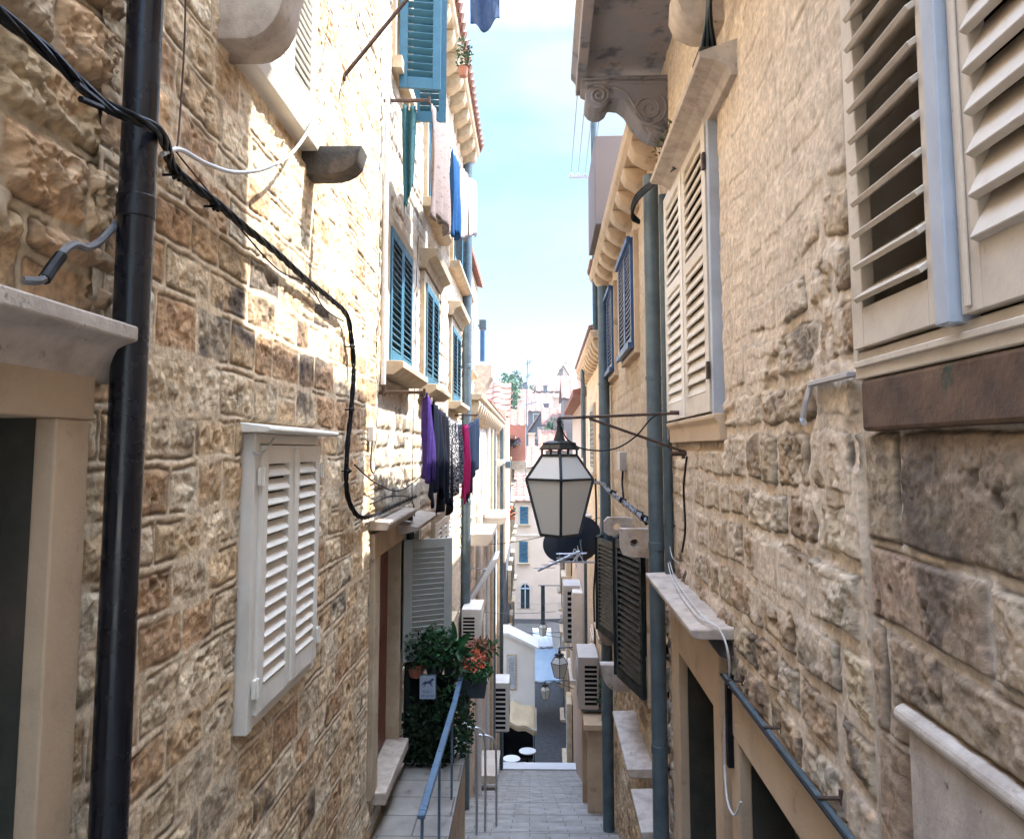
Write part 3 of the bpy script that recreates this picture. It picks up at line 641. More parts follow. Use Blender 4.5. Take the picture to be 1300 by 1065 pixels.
# ============================================================ PINK END HOUSE, ROOFS AND HILL BEHIND
HP = empty('pink_house', (1, 63, -13.9), 'pink house closing the end of the street, with teal shutters and an arched doorway', 'house')
YE = 63.
def ex(x): return AY(x, 600, YE).x
def ez(y): return AY(680, y, YE).z
b = MB(); b.box(XY, -4.5, 6.5, -YE, -YE-7, -14.0, ez(632)); b.build('wall', M_plp, HP)
Ef = Fr(0, YE, (1, 0), (0, -1))
for (x0, x1, yt, yb) in ((660, 670.5, 643, 665), (659, 670, 687, 714)):
    window(Ef, ex(x0), ex(x1), ez(yb), ez(yt), M_teal, HP, nleaf=1, o=.08, frame=.1, n=14, rec=.0, sill=True, proj=.15)
def arch(x0, x1, yb, yt):
    c = (ex(x0)+ex(x1))/2; r = (ex(x1)-ex(x0))/2; zt_ = ez(yt); pts = [(ex(x0), ez(yb)), (ex(x1), ez(yb))]+[(c+r*math.cos(a*pi/8), zt_-r+r*math.sin(a*pi/8)) for a in range(9)]
    b = MB(); b.prism(Ef, pts, 'o', .0, .03); d = b.build('arched_door', M_dgreen, HP)
    b = MB()
    for k in range(8):
        a0, a1 = k*pi/8, (k+1)*pi/8
        b.prism(Ef, [(c+r*math.cos(a0), zt_-r+r*math.sin(a0)), (c+(r+.2)*math.cos(a0), zt_-r+(r+.2)*math.sin(a0)), (c+(r+.2)*math.cos(a1), zt_-r+(r+.2)*math.sin(a1)), (c+r*math.cos(a1), zt_-r+r*math.sin(a1))], 'o', .0, .08)
    b.box(Ef, ex(x0)-.2, ex(x0), 0, .08, ez(yb), zt_-r); b.box(Ef, ex(x1), ex(x1)+.2, 0, .08, ez(yb), zt_-r); b.build('frame', M_ledge, d)
    b = MB(); b.box(Ef, ex(x0)+.02, ex(x1)-.02, .035, .06, zt_-r-.05, zt_-r+.05); b.box(Ef, c-.04, c+.04, .035, .06, ez(yb), zt_); b.build('glazing_bar', M_canvb, d)
arch(661, 672, 772, 741)
b = MB(); b.box(XY, -4.6, 6.6, -YE+.12, -YE, ez(636), ez(630)); b.box(XY, -4.6, 6.6, -YE+.06, -YE, ez(680), ez(678)); b.build('string_course', M_plw, HP)
tileroof((-4.8, 66.5, ez(632)+1.9), (1, 0, 0), (0, -.87, -.5), 11.6, 4.3, M_tile2, HP, sp=.3, amp=.07)
# houses stepping up the hill
random.seed(3)
def fhouse(xl, xr, ytop, ybot, Y, rh, wm, rm, label, wins=(), ridge='x', depth=7, name='hill_house', chim=True):
    x0 = AY(xl, 560, Y).x; x1 = AY(xr, 560, Y).x; zt_ = AY(660, ytop, Y).z; zb_ = AY(660, ybot, Y).z-6
    H = empty(name, ((x0+x1)/2, Y, zb_), label, 'house')
    g_ = Fr(0, Y, (1, 0), (0, -1)); b = MB(); b.box(g_, x0, x1, 0, -depth, zb_, zt_)
    if ridge == 'y': b.prism(g_, [(x0, zt_), (x1, zt_), ((x0+x1)/2, zt_+rh)], 'o', 0, -depth)
    b.build('wall', wm, H)
    if ridge == 'x':
        L = math.hypot(depth/2+.3, rh)
        tileroof((x0-.25, Y+depth/2, zt_+rh), (1, 0, 0), (0, -(depth/2+.3)/L, -rh/L), x1-x0+.5, L, rm, H, sp=.5, amp=.1, sub=4)
        tileroof((x0-.25, Y+depth/2+.01, zt_+rh), (1, 0, 0), (0, (depth/2+.3)/L, -rh/L), x1-x0+.5, L, rm, H, sp=.5, amp=.1, sub=4)
    else:
        W = (x1-x0)/2+.3; L = math.hypot(W, rh)
        tileroof(((x0+x1)/2, Y-.3, zt_+rh+.05), (0, 1, 0), (-W/L, 0, -rh/L), depth+.6, L, rm, H, sp=.5, amp=.1, sub=4)
        tileroof(((x0+x1)/2, Y-.3, zt_+rh+.05), (0, 1, 0), (W/L, 0, -rh/L), depth+.6, L, rm, H, sp=.5, amp=.1, sub=4)
    for (wx, wy, w_, h_) in wins:
        c = AY(wx, wy, Y); window(g_, c.x-w_/2, c.x+w_/2, c.z-h_/2, c.z+h_/2, M_bluegr, H, nleaf=1, o=.05, frame=.1, n=6, rec=.0)
    if chim:
        b = MB(); cx = x0+(x1-x0)*.7; b.box(g_, cx-.35, cx+.35, -depth*.55, -depth*.7, zt_, zt_+rh+1.3); b.box(g_, cx-.45, cx+.45, -depth*.53, -depth*.72, zt_+rh+1.3, zt_+rh+1.45); b.build('chimney', wm, H)
    return H
fhouse(640, 690, 593, 640, 78, 2.2, M_plp, M_tile2, 'hillside house with a broad pale hipped tile roof right behind the pink house', depth=8)
fhouse(686, 718, 572, 640, 84, 2.4, M_hw, M_tile, 'hillside house half hidden behind the lantern cap', depth=8, wins=((700, 590, 1, 1.4),))
fhouse(668, 706, 556, 600, 100, 3.4, M_hg, M_tile2, 'grey hillside house with a small dormer-like window, left of the lantern tip', wins=((688, 550, 1.1, 1.5), (680, 562, 1, 1.4)), ridge='y')
fhouse(640, 668, 540, 600, 104, 2.4, M_plp, M_tile, 'low hillside house under the tall aerial', wins=((655, 550, 1, 1.4),))
fhouse(650, 712, 522, 570, 128, 3.4, M_hg, M_tile2, 'wide blue grey hillside house in the middle of the slope', wins=((664, 532, 1.3, 1.8), (682, 532, 1.3, 1.8), (698, 532, 1.3, 1.8)), depth=9)
fhouse(682, 728, 497, 540, 150, 3.6, M_hw, M_tile2, 'pale hillside house high on the slope with a long roof', wins=((694, 504, 1.4, 2), (708, 504, 1.4, 2), (720, 504, 1.4, 2)), depth=9)
fhouse(703, 728, 488, 520, 165, 4.2, M_plp, M_tile, 'highest hillside house with a pointed gable on the skyline', wins=((715, 494, 1.4, 2),), ridge='y', depth=9)
fhouse(676, 702, 500, 530, 175, 2.6, M_plp, M_tile2, 'pink hillside house on the skyline left of the gabled one', wins=((688, 506, 1.4, 2),), depth=9)
fhouse(636, 662, 528, 560, 118, 2.6, M_hw, M_tile2, 'hillside house with a low roof left of the wide blue grey one', wins=((650, 534, 1.3, 1.8),), depth=8)
fhouse(650, 674, 508, 530, 142, 2.4, M_hg, M_tile, 'small grey hillside house right behind the tall aerial', wins=((662, 513, 1.3, 1.8),), depth=8)
fhouse(690, 716, 540, 580, 94, 2.4, M_plp, M_tile2, 'pink hillside house above the lantern bracket tip', wins=((704, 548, 1.2, 1.6),), depth=7)
fhouse(716, 752, 506, 560, 88, 2.6, M_hw, M_tile2, 'hillside house mostly hidden by the right hand eaves', depth=8)
# hill mass
R = []
for j in range(40):
    yy = 70+j*9; r = []
    for i in range(60):
        xx = -200+i*8; zz = -14.5+max(0, (yy-66))*.165
        if yy > 185: zz = -14.5+119*.165+(yy-185)*.02
        zz += 3*math.sin(xx*.03+1)*min(1, (yy-70)/60)+1.2*math.sin(xx*.11+yy*.07)*min(1, (yy-70)/60)+ (10*max(0, min(1, (10-xx)/60)) if yy > 190 else 0)
        r.append((xx, yy, zz))
    R.append(r)
tag(MB().grid(R).build('hill', M_hill, smooth=True, recalc=False), kind='structure')
def tree(x, y, Y, h, w, label, name='bushy_tree', m=None, n=900, seed=1, shape=1.0):
    c = AY(x, y, Y); H = empty(name, (c.x, Y, c.z-h*.5-2), label, 'tree')
    b = MB(); b.tube([(c.x, Y, c.z-h*.5-2), (c.x+.1, Y, c.z-h*.2), (c.x, Y, c.z+h*.2)], [.25, .18, .06]);
    for q in range(4): a = q*1.6; b.tube([(c.x, Y, c.z-h*.3), (c.x+math.cos(a)*w*.3, Y+math.sin(a)*w*.3, c.z+h*.1)], [.1, .03], 5)
    b.build('trunk', M_iron, H)
    leaves(c, (w/2, w/2, h/2*shape), n, m or M_leaf, H, 'crown', lsz=.55, seed=seed, shell=.3)
tree(645, 506, 110, 7, 3.2, 'bright green tree between the tiled roof on the left and the hill', m=M_leaf2, seed=2)
tree(655, 500, 150, 9, 3, 'dark pointed cypress on the skyline left of the aerial', name='cypress_tree', seed=3)
tree(667, 503, 170, 5, 9, 'dark low tree on the skyline behind the aerial', seed=4)
tree(684, 502, 180, 4, 8, 'green low tree on the skyline beside the pink hillside house', seed=5)
tree(708, 556, 90, 4, 3, 'yellow green bush among the roofs right of the lantern tip', m=M_leaf2, seed=6)
# tile-roofed house peeping over the fifth left house
HQ = empty('tiled_house', (-3, 34, -5), 'house with a steep pink tile roof peeping over the far left cornice', 'house')
c0 = AY(612, 478, 33); c1 = AY(641, 520, 33)
b = MB(); b.box(XY, -8, c1.x, -33.6, -41, -5, c1.z); b.build('wall', M_plo, HQ)
tileroof((-8, 36.5, AY(630, 486, 36.5).z), (1, 0, 0), (0, -.80, -.6), c1.x+8.2, 2.9, M_tile2, HQ, sp=.42, amp=.1)
# ============================================================ RIGHT HOUSES
RA = empty('stone_house', RW.P(3, -1, -4.6), 'nearest right house, plastered rubble with large cream louvred shutters and a scrolled balcony', 'house')
bw0, _ = RW.px(1300, 300, .05); bwL = RW.px(1085, 300, .03)[0]; bwz = RW.px(1093, 444, .05)[1]; sillz0 = RW.px(1090, 547, .06)[1]
mwR = RW.px(903, 300, .03)[0]; mwL = RW.px(846, 300, .03)[0]; mwz0 = RW.px(900, 526, .03)[1]; mwz1 = RW.px(896, 148, .03)[1]
rd0 = RW.px(912, 900)[0]; rd1 = RW.px(867, 850)[0]; rdz = -1.5
rq0, rq1 = 2.75, RW.px(945, 955)[0]
courses_r = []
def smf(S, Z):       # smooth plaster high on the wall and near the middle window
    up = sst(Z+.5*(fbm(S*1.6, Z*1.6, 91)-.5)*2+.2*(S-3.0), .35, .8)*.97
    nr = sst(S+.5*(fbm(S*2, Z*2, 92)-.5), 3.5, 4.6)*sst(Z, -.9, -.5)*.5
    return up+nr
st_r = dict(seed=57, ch=(.19,.27), sw=(.16,.34), joint=.024, edge=.014, depth=.010, off=.8, relief=.020, warp=.03, round=.04, smear=.45, split=.08, smearfn=smf,
            pal=[(.42,.32,.21),(.46,.37,.25),(.36,.26,.17),(.48,.40,.30)], tint=(.40,.22,.11), mortar=(.63,.52,.40), soot=lambda S, Z, h: np.clip(sst(fbm(S*4.5, Z*4.5, 301, 5, .6), .58, .68)*(.25+.7*h)*(1-.7*sst(Z, .4, 1.0)), 0, .75))
for (q0, q1, dd_, zf_) in ((2.41, 3.9, .006, (-2.4, 2.5)), (3.9, 6.5, .0085, (-3.8, 4))): masonry(RW, q0, q1, -4.6, 4.05, lambda s: .0029*s, dd_, dict(st_r, zf=zf_, seam=2.41),
        holes=[(rd0, rd1, -4.6, rdz), (mwR, mwL, mwz0, mwz1), (rq0, rq1, -4.6, rdz)],
        flats=[(rd0-.25, rd1+.3, -4.6, rdz+.5), (mwR-.1, mwL+.1, mwz0-.2, mwz1+.1), (2.42, rq1+.3, -4.6, rdz+.22)], parent=RA)
st_b = dict(seed=63, courses=[-4.5, -4.0, -3.5, -2.9, -2.3, -1.75, -1.25, -.86, -.53, -.29, .06, .30], ch=(.28,.36), sw=(.36,.6), joint=.012, edge=.012, depth=.014, off=.4, relief=.009, warp=.012, round=.02, smear=.24, split=.0,
            smearfn=lambda S, Z: -(Z < .3).astype(float)*.5+sst(Z, .3, .5)*.6,
            pal=[(.40,.28,.19),(.44,.34,.24),(.34,.25,.17),(.46,.38,.29),(.36,.28,.19)], tint=(.20,.18,.11), mortar=(.58,.50,.41), soot=lambda S, Z, h: np.clip(sst(fbm(S*3.5, Z*3.5, 311, 5, .6), .56, .68)*.6*(Z < .4), 0, .6))
masonry(RW, -2.5, 2.41, -3.6, 3.4, lambda s: .05 if s < 1.2 else .0052, .0055, dict(st_b, zf=(-1.6, 1.7), seam=2.41),
        holes=[(1.25, bwL, bwz, 3.0)], flats=[(1.1, bwL, bwz-.22, 3.1), (.4, 2.23, RW.px(1133, 905, .05)[1]-.7, RW.px(1133, 905, .05)[1]+.005)], parent=RA)
b = MB(); b.box(RW, -2.5, 3.95, -.36, -3.5, -4.8, 6.6); b.box(RW, -2.5, 3.95, -.36, -.03, 4.2, 6.6); b.box(RW, 3.95, 6.5, -.37, -3.5, -4.8, 4.35); b.box(RW, 6.4, 6.5, -.36, -.06, -4.8, 4.0); b.box(RW, 3.951, 6.5, -.36, -.05, 4.0, 4.35); b.box(RW, -2.5, 2.42, -.36, -.05, 3.3, 4.3)
b.build('body', M_plw, RA)
# near window: two leaves, the left one with its slats open
g = MB(); g.box(RW, 1.25, bwL, -.30, -.26, bwz, 3.0); wn = g.build('window', M_dark, RA)
mid0 = RW.px(1213, 300, .05)[0]; mid1 = RW.px(1194, 300, .05)[0]
f = MB(); f.box(RW, bwL-.0, bwL+.035, -.26, .035, bwz-.05, 3.1); f.box(RW, 1.15, bwL+.035, -.26, .030, bwz-.085, bwz-.002); f.box(RW, 1.15, 1.25, -.26, .03, bwz, 3.1); f.box(RW, 1.25, bwL, -.26, .03, 3.0, 3.1); f.build('frame', M_cream, wn, bevel=.004)
f = MB(); f.box(RW, 1.15, bwL+.02, .030, .042, bwz-.05, bwz-.03); f.build('moulding', M_cream, wn, bevel=.003)
leaf(RW, mid1, bwL-mid1-.004, bwz+.006, 2.98, .01, M_cream, wn, n=25, tilt=.62, stile=.075, rail=.095, slatd=.10, depth=.038, bev=True)
leaf(RW, 1.26, mid0-1.265, bwz+.006, 2.98, .01, M_cream, wn, n=25, tilt=1.1, stile=.085, rail=.13, slatd=.13, depth=.038, bev=True)
f = MB(); f.box(RW, mid0+.002, mid1-.002, .0, .075, bwz-.01, 2.99); f.build('shutter_bar', M_bluegr, wn, bevel=.004)
f = MB(); f.box(RW, mid0-.05, mid0-.03, .049, .056, bwz+.02, 2.97); f.build('moulding', M_cream, wn, bevel=.002)
b = MB(); b.box(RW, .9, bwL+.01, -.1, .028, sillz0, bwz-.088); b.build('sill', M_sillb, wn, bevel=.012)
b = MB(); zm = RW.px(1133, 905, .05)[1]
b.prism(RW, [(-.05, zm-.045), (.008, zm-.045), (.02, zm-.036), (.026, zm-.018), (.02, zm), (.0, zm+.01), (-.05, zm+.012)], 's', .5, 2.22); b.box(RW, 1.2, 2.17, -.05, .006, zm-.62, zm-.046); b.build('panel_moulding', M_ledge, RA, bevel=.004)
# middle window with cream leaves under a long hood
g = MB(); g.box(RW, mwR, mwL, -.2, -.16, mwz0, mwz1); wm_ = g.build('window', M_dark, RA)
f = MB(); f.box(RW, mwR-.055, mwR, -.16, .05, mwz0-.03, mwz1+.03); f.box(RW, mwL, mwL+.05, -.16, .03, mwz0, mwz1+.03); f.box(RW, mwR, mwL, -.16, .03, mwz1, mwz1+.03); f.build('frame', M_bluegr, wm_, bevel=.004)
Wd = (mwL-mwR-.02)/2
for i in range(2): leaf(RW, mwR+.03+i*(Wd+.0), Wd-.03, mwz0+.01, mwz1-.01, .02, M_whitec if i else M_white, wm_, n=20, tilt=1.2, stile=.10, rail=.10, slatd=.09, depth=.035, mids=(.56,), bev=True)
for zz in (mwz0+.2, mwz1-.35):
    h = MB(); h.box(RW, mwR+.005, mwR+.045, .052, .07, zz, zz+.1); h.build('hinge', M_iron, wm_)
b = MB(); b.prism(RW, [(-.1, mwz0-.16), (.035, mwz0-.16), (.04, mwz0-.06), (.06, mwz0-.03), (.06, mwz0-.005), (-.1, mwz0)], 's', mwR-.10, mwL+.1); b.build('sill', M_plo, wm_, bevel=.006)
hz0 = RW.px(835, 210, .2)[1]
b = MB(); b.prism(RW, [(-.05, hz0-.10), (.045, hz0-.10), (.06, hz0-.05), (.12, hz0-.015), (.2, hz0), (.205, hz0+.03), (.15, hz0+.05), (-.05, hz0+.12)], 's', 3.75, 5.62); b.build('hood', M_ledge, wm_, bevel=.005)
# bracket stone with the cables on it and round corbel at the top
b = MB(); zb_ = RW.px(905, 50, .1)[1]
b.prism(RW, [(-.05, zb_), (.16, zb_), (.16, zb_-.03), (.11, zb_-.06), (.08, zb_-.16), (-.05, zb_-.24)], 's', 3.95, 4.15); b.build('stone_corbel', M_blackst, RA, bevel=.008)
zt_ = RW.px(905, 10, .1)[1]
b = MB(); b.prism(RW, [(-.05, zt_), (.14, zt_+.01), (.24, zt_+.06), (.27, zt_+.14), (.26, zt_+.3), (-.05, zt_+.3)], 's', 4.0, 4.3); b.build('stone_corbel', M_ledge, RA, bevel=.03, smooth=True)
# balcony slab and scroll console
ZB = AY(800, 108, 6.1).z
b = MB(); b.prism(RW, [(-.05, 1.5), (.68, 1.5), (.68, 6.25), (-.05, 6.25)], 'z', ZB, ZB+.16)
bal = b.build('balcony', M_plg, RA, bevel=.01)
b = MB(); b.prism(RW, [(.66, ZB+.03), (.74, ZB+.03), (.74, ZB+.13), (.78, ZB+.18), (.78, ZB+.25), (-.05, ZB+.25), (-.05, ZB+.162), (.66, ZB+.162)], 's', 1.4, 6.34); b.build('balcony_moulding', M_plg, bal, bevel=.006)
def console(s0, s1):
    pts = [(-.05, ZB-.005), (.70, ZB-.005), (.71, ZB-.06), (.66, ZB-.085)]
    for i in range(9): a = math.radians(70-i*30); pts.append((.58+.10*math.cos(a), ZB-.18+.10*math.sin(a)))
    pts += [(.47, ZB-.19), (.40, ZB-.20), (.34, ZB-.25), (.28, ZB-.35), (.22, ZB-.43), (.14, ZB-.49), (.06, ZB-.51), (-.05, ZB-.5)]
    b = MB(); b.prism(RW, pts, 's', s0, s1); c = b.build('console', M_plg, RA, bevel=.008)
    k = MB()
    for (co, cz_, r0, t0) in ((.565, ZB-.175, .088, 1.0), (.16, ZB-.30, .15, 2.2)):
        sp = []
        for i in range(52): a = i/51*2.2*2*pi+t0; r = r0*(1-i/58); sp.append(RW.P(s0-.004, co+r*math.cos(a), cz_+r*math.sin(a)))
        k.tube(sp, .011, 6)
    k.tube([RW.P(s0-.004, o, z) for o, z in ((-.02, ZB-.07), (.68, ZB-.07))], .014, 6); k.tube([RW.P(s0-.004, o, z) for o, z in ((-.02, ZB-.035), (.7, ZB-.035))], .010, 6)
    sp = [(.50, ZB-.11), (.42, ZB-.12), (.34, ZB-.17), (.28, ZB-.27), (.20, ZB-.40), (.08, ZB-.46), (-.02, ZB-.46)]
    k.tube(smoothpath([RW.P(s0-.004, o, z) for o, z in sp]), .010, 6)
    k.build('scroll', M_plg, c, smooth=True, recalc=False, angle=60)
console(5.92, 6.2); console(2.6, 2.9)
# doors below
b = MB(); b.box(RW, rd0, rd1, -.3, -.24, -4.6, rdz); b.box(RW, rd0+.15, rd1-.4, -.24, -.225, -4.4, rdz-.2); RD = b.build('door', M_doorg, RA, bevel=.005)
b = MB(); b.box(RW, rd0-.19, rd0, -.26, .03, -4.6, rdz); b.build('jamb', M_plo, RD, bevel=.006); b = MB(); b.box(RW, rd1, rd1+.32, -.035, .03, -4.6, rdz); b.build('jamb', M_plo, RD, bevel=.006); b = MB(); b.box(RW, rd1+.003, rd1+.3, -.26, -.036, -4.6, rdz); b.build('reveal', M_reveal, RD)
zl_ = RW.px(935, 803)[1]
b = MB(); b.box(RW, rd0-.19, rd1+.33, -.26, .035, rdz, zl_-.10); b.build('lintel', M_trimy, RD, bevel=.006)
b = MB(); b.prism(RW, [(-.05, zl_-.055), (.20, zl_-.055), (.225, zl_-.04), (.23, zl_-.005), (-.05, zl_+.01)], 's', rd0-.42, rd1+.30); b.build('hood', M_ledge, RD, bevel=.008)
b = MB(); b.prism(RW, [(-.05, zl_-.06), (.13, zl_-.06), (.10, zl_-.10), (.06, zl_-.16), (-.05, zl_-.2)], 's', rd0-.36, rd0-.2); b.build('hood_bracket', M_blackst, RD, bevel=.01)
b = MB(); b.box(RW, rq0, rq1, -.3, -.24, -4.6, rdz); RQ = b.build('door', M_doorg, RA)
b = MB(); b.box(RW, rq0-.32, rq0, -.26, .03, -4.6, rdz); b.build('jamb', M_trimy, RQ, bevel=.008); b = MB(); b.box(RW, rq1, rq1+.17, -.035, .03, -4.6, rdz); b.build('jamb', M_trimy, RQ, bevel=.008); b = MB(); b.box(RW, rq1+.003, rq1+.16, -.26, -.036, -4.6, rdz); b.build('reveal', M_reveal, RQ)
b = MB(); b.box(RW, rq0-.33, rq1+.17, -.26, .034, rdz, -1.27); b.build('lintel', M_trimy, RQ, bevel=.01)
# --- second right house
RB = empty('stone_house', RW.P(9, -1, -8), 'right house with blue shutters high up, dark green shutters low down and a corbelled cornice', 'house')
ZR = AY(800, 172, 6.8).z-.1
ZR = 2.78
bl1 = (8.05, 9.45, RW.px(810, 440, .03)[1], RW.px(810, 292, .03)[1]); bl2 = (10.5, 12.1, bl1[2], bl1[3])
gd1 = (7.6, 9.2, -2.45, -.98); gd2 = (10.2, 12.0, -2.6, -1.28)
holes = [bl1, bl2[:2]+bl1[2:], gd1, gd2]
masonry(RW, 6.5, 12.4, -9, ZR, lambda s: .0045*s, .024,
        dict(seed=71, ch=(.16,.22), sw=(.2,.4), joint=.014, edge=.03, depth=.016, relief=.022, warp=.02, smear=.35, split=.05,
             smearfn=lambda S, Z: sst(Z+.3*(fbm(S*1.3, Z*1.3, 5)-.5), -1.5, -.9), pal=[(.50,.38,.24),(.54,.43,.30),(.44,.32,.2)], tint=(.48,.30,.16), mortar=(.56,.42,.27)),
        holes=holes, flats=[(a-.05, b_+.05, c-.1, d+.05) for a, b_, c, d in holes], parent=RB)
body(RW, 6.5, 12.4, -9.2, ZR, RB, m=M_plo)
for i, (a, b_, c, d) in enumerate(holes[:2]):
    window(RW, a, b_, c, d, M_blue, RB, o=.06, frame=.06, fm=M_plo, n=18, tilt=.8, stile=.07, sill=False, proj=.05, depth=.05)
    for zq in (c, d-.06): q = MB(); q.box(RW, a-.02, b_+.02, .09, .13, zq, zq+.06); q.build('shutter_rail', M_blue, RB)
for i, (a, b_, c, d) in enumerate(holes[2:]):
    g = MB(); g.box(RW, a, b_, -.2, -.16, c, d); w = g.build('window', M_dark, RB)
    f = MB(); f.box(RW, a-.06, a, -.16, .03, c-.06, d+.06); f.box(RW, b_, b_+.06, -.16, .03, c-.06, d+.06); f.box(RW, a, b_, -.16, .03, c-.06, c); f.box(RW, a, b_, -.16, .03, d, d+.06); f.build('frame', M_plo, w)
    hw = (b_-a)/2
    g1 = RW.sub(a+.0, .04, math.radians(13)); leaf(g1, 0, hw, c, d, 0, M_dgreen, w, n=20, tilt=.8, stile=.06, slatd=.06, depth=.04)
    g2 = RW.sub(b_, .04, math.radians(180-15)); leaf(g2, 0, hw, c, d, -.04, M_dgreen, w, n=20, tilt=-.8, stile=.06, slatd=.06, depth=.04)
mod_cornice(RW, 6.45, 12.5, ZR+.0, RB, o=.27, step=.66, m=M_plo, mw=.28, mh=.2)
b = MB(); b.box(RW, 9.6, 11.2, -.9, .36, ZR+.15, ZR+1.35); b.build('parapet', M_hw, RB, bevel=.01)  # dark render on a white box: its shade is put into the colour
b = MB(); b.prism(RW, [(-.5, ZR+.14), (.30, ZR+.145), (.32, ZR+.2), (-.5, ZR+.3)], 's', 11.6, 12.5); b.build('roof', M_tile, RB)
# door hoods low down
for (a, b_, z_, o_) in ((7.4, 9.0, -3.02, .26), (6.5, 7.3, -3.15, .24)):
    b = MB(); b.prism(RW, [(-.05, z_-.08), (o_-.03, z_-.08), (o_, z_-.04), (o_, z_), (-.05, z_+.01)], 's', a, b_); b.build('stone_hood', M_ledge, RB, bevel=.008)
corbel(RW, 9.55, .36, -2.98, -2.66, .17, RB, M_ledge); corbel(RW, 11.2, .30, -2.85, -2.58, .17, RB, M_ledge)
def holed(fr, s, o1, z0, z1, th, r):
    pts = [(-.03, z0), (o1*.55, z0)]+[(o1-.06+.06*math.cos(a*pi/8-pi/2), z0+.07+.06*math.sin(a*pi/8-pi/2)) for a in range(1, 4)]+[(o1, z1), (-.03, z1)]
    b = MB(); co, cc = o1*.55, (z0+z1)/2; n = 16
    ring = [(co+r*math.cos(2*pi*k/n), cc+r*math.sin(2*pi*k/n)) for k in range(n)]
    def hit(a):      # outline point in direction a
        best = None; dx, dy = math.cos(a), math.sin(a)
        for i in range(len(pts)):
            (x1, y1), (x2, y2) = pts[i], pts[(i+1) % len(pts)]; ex_, ey = x2-x1, y2-y1; den = dx*ey-dy*ex_
            if abs(den) < 1e-9: continue
            t = ((x1-co)*ey-(y1-cc)*ex_)/den; u = ((x1-co)*dy-(y1-cc)*dx)/den
            if t > 0 and -1e-6 <= u <= 1+1e-6 and (best is None or t < best): best = t
        return (co+dx*best, cc+dy*best)
    out = [hit(2*pi*k/n) for k in range(n)]
    vs = [fr.P(s, o, z) for o, z in ring]+[fr.P(s, o, z) for o, z in out]+[fr.P(s+th, o, z) for o, z in ring]+[fr.P(s+th, o, z) for o, z in out]
    fs = []
    for k in range(n):
        j = (k+1) % n; fs += [(k, j, n+j, n+k), (2*n+k, 3*n+k, 3*n+j, 2*n+j), (k, 2*n+k, 2*n+j, j), (n+k, n+j, 3*n+j, 3*n+k)]
    b.add(vs, fs); return b.build('stone_corbel', M_ledge, RB)
holed(RW, 7.35, .30, -1.04, -.77, .12, .042); holed(RW, 8.9, .34, -1.02, -.80, .12, .045)
# --- third, fourth and fifth right houses
RC = empty('stone_house', RW.P(16, -1, -12), 'yellowish right house behind the grey downpipe, with a short corbelled eave', 'house')
masonry(RW, 12.4, 19, -12, 1.9, .08, .05,
        dict(seed=81, ch=(.2,.3), sw=(.3,.5), joint=.014, edge=.03, depth=.012, relief=.014, warp=.02, smear=.75, pal=[(.58,.45,.30),(.60,.50,.36)], tint=(.5,.36,.2), mortar=(.62,.48,.32)), parent=RC)
body(RW, 12.4, 19, -12, 1.9, RC, m=M_plo)
mod_cornice(RW, 12.45, 19, 1.86, RC, o=.26, step=.55, m=M_plo, mw=.26, mh=.24)
b = MB(); b.prism(RW, [(.28, 2.02), (.30, 2.07), (-2.5, 3.0), (-2.5, 2.9)], 's', 12.5, 19.1); b.build('roof', M_tile, RC)
window(RW, 13.2, 14.2, -3.2, -1.4, mat('red_brown_louvre_paint', (.30,.10,.05), .6), RC, nleaf=1, o=.05, frame=.06, fm=M_plo, n=18)
window(RW, 15.5, 16.6, -.5, .9, M_greysh, RC, o=.05, frame=.06, fm=M_plo, n=12)
window(RW, 16.2, 17.3, -6.0, -4.0, M_cream, RC, o=.05, frame=.06, fm=M_plo, n=12)
b = MB(); b.box(RW, 14.0, 16.6, -.05, .36, -5.05, -4.95); b.box(RW, 14.1, 14.2, 0, .3, -8, -5.04); b.box(RW, 16.3, 16.4, 0, .3, -8, -5.04); b.build('door_canopy', M_plo, RC, bevel=.01)
RDh = empty('stone_house', RW.P(24, -1, -15), 'pale lilac right house farther down with ridge tiles showing at its end wall', 'house')
b = MB(); b.box(RW, 19, 30, -.0, -5, -15, 1.35); b.build('wall', M_plp, RDh)
window(RW, 20.5, 21.7, -2, -.5, M_whitec, RDh, o=.05, frame=.1, fm=M_trim, n=12, rec=.01)
window(RW, 23.5, 24.7, -2, -.5, M_whitec, RDh, o=.05, frame=.1, fm=M_trim, n=12, rec=.01)
window(RW, 22.0, 24.0, -6.5, -4.2, M_cream, RDh, nleaf=3, o=.3, frame=.1, fm=M_cream, n=22, rec=.01)
b = MB(); b.prism(RW, [(.35, 1.35), (.35, 1.5), (-3, 2.2), (-3, 1.35)], 's', 18.95, 30.1); b.build('roof', M_tile, RDh)
e0 = RW.P(19.2, -3.0, 2.35)
R_ = []
tileroof(RW.P(23, -2.6, 2.6), RW.P(0, 1, 0)-RW.P(0, 0, 0), RW.P(-1, 0, -.33)-RW.P(0, 0, 0), 2.6, 3.6, M_tile2, RDh, sp=.34, amp=.09)
REh = empty('stone_house', RW.P(40, -1, -15), 'far right house in shade beside the pink facade, with dark shutters', 'house')
b = MB(); b.box(RW, 30, 53, 0, -5, -15, -2.6); b.build('wall', M_plo, REh)
for i in range(4):
    for (zz, hh) in ((-12.6, 2.2), (-8.6, 1.7), (-5.2, 1.7)):
        window(RW, 31.5+i*5, 32.8+i*5, zz, zz+hh, (M_greysh, M_dgreen, M_bluegr)[(i+int(-zz)) % 3], REh, o=.25, frame=.12, n=8, rec=.05, proj=.2)
b = MB(); b.prism(RW, [(.5, -2.6), (.5, -2.45), (-5, -1.0), (-5, -2.6)], 's', 30.1, 53.2); b.build('roof', M_tile, REh)
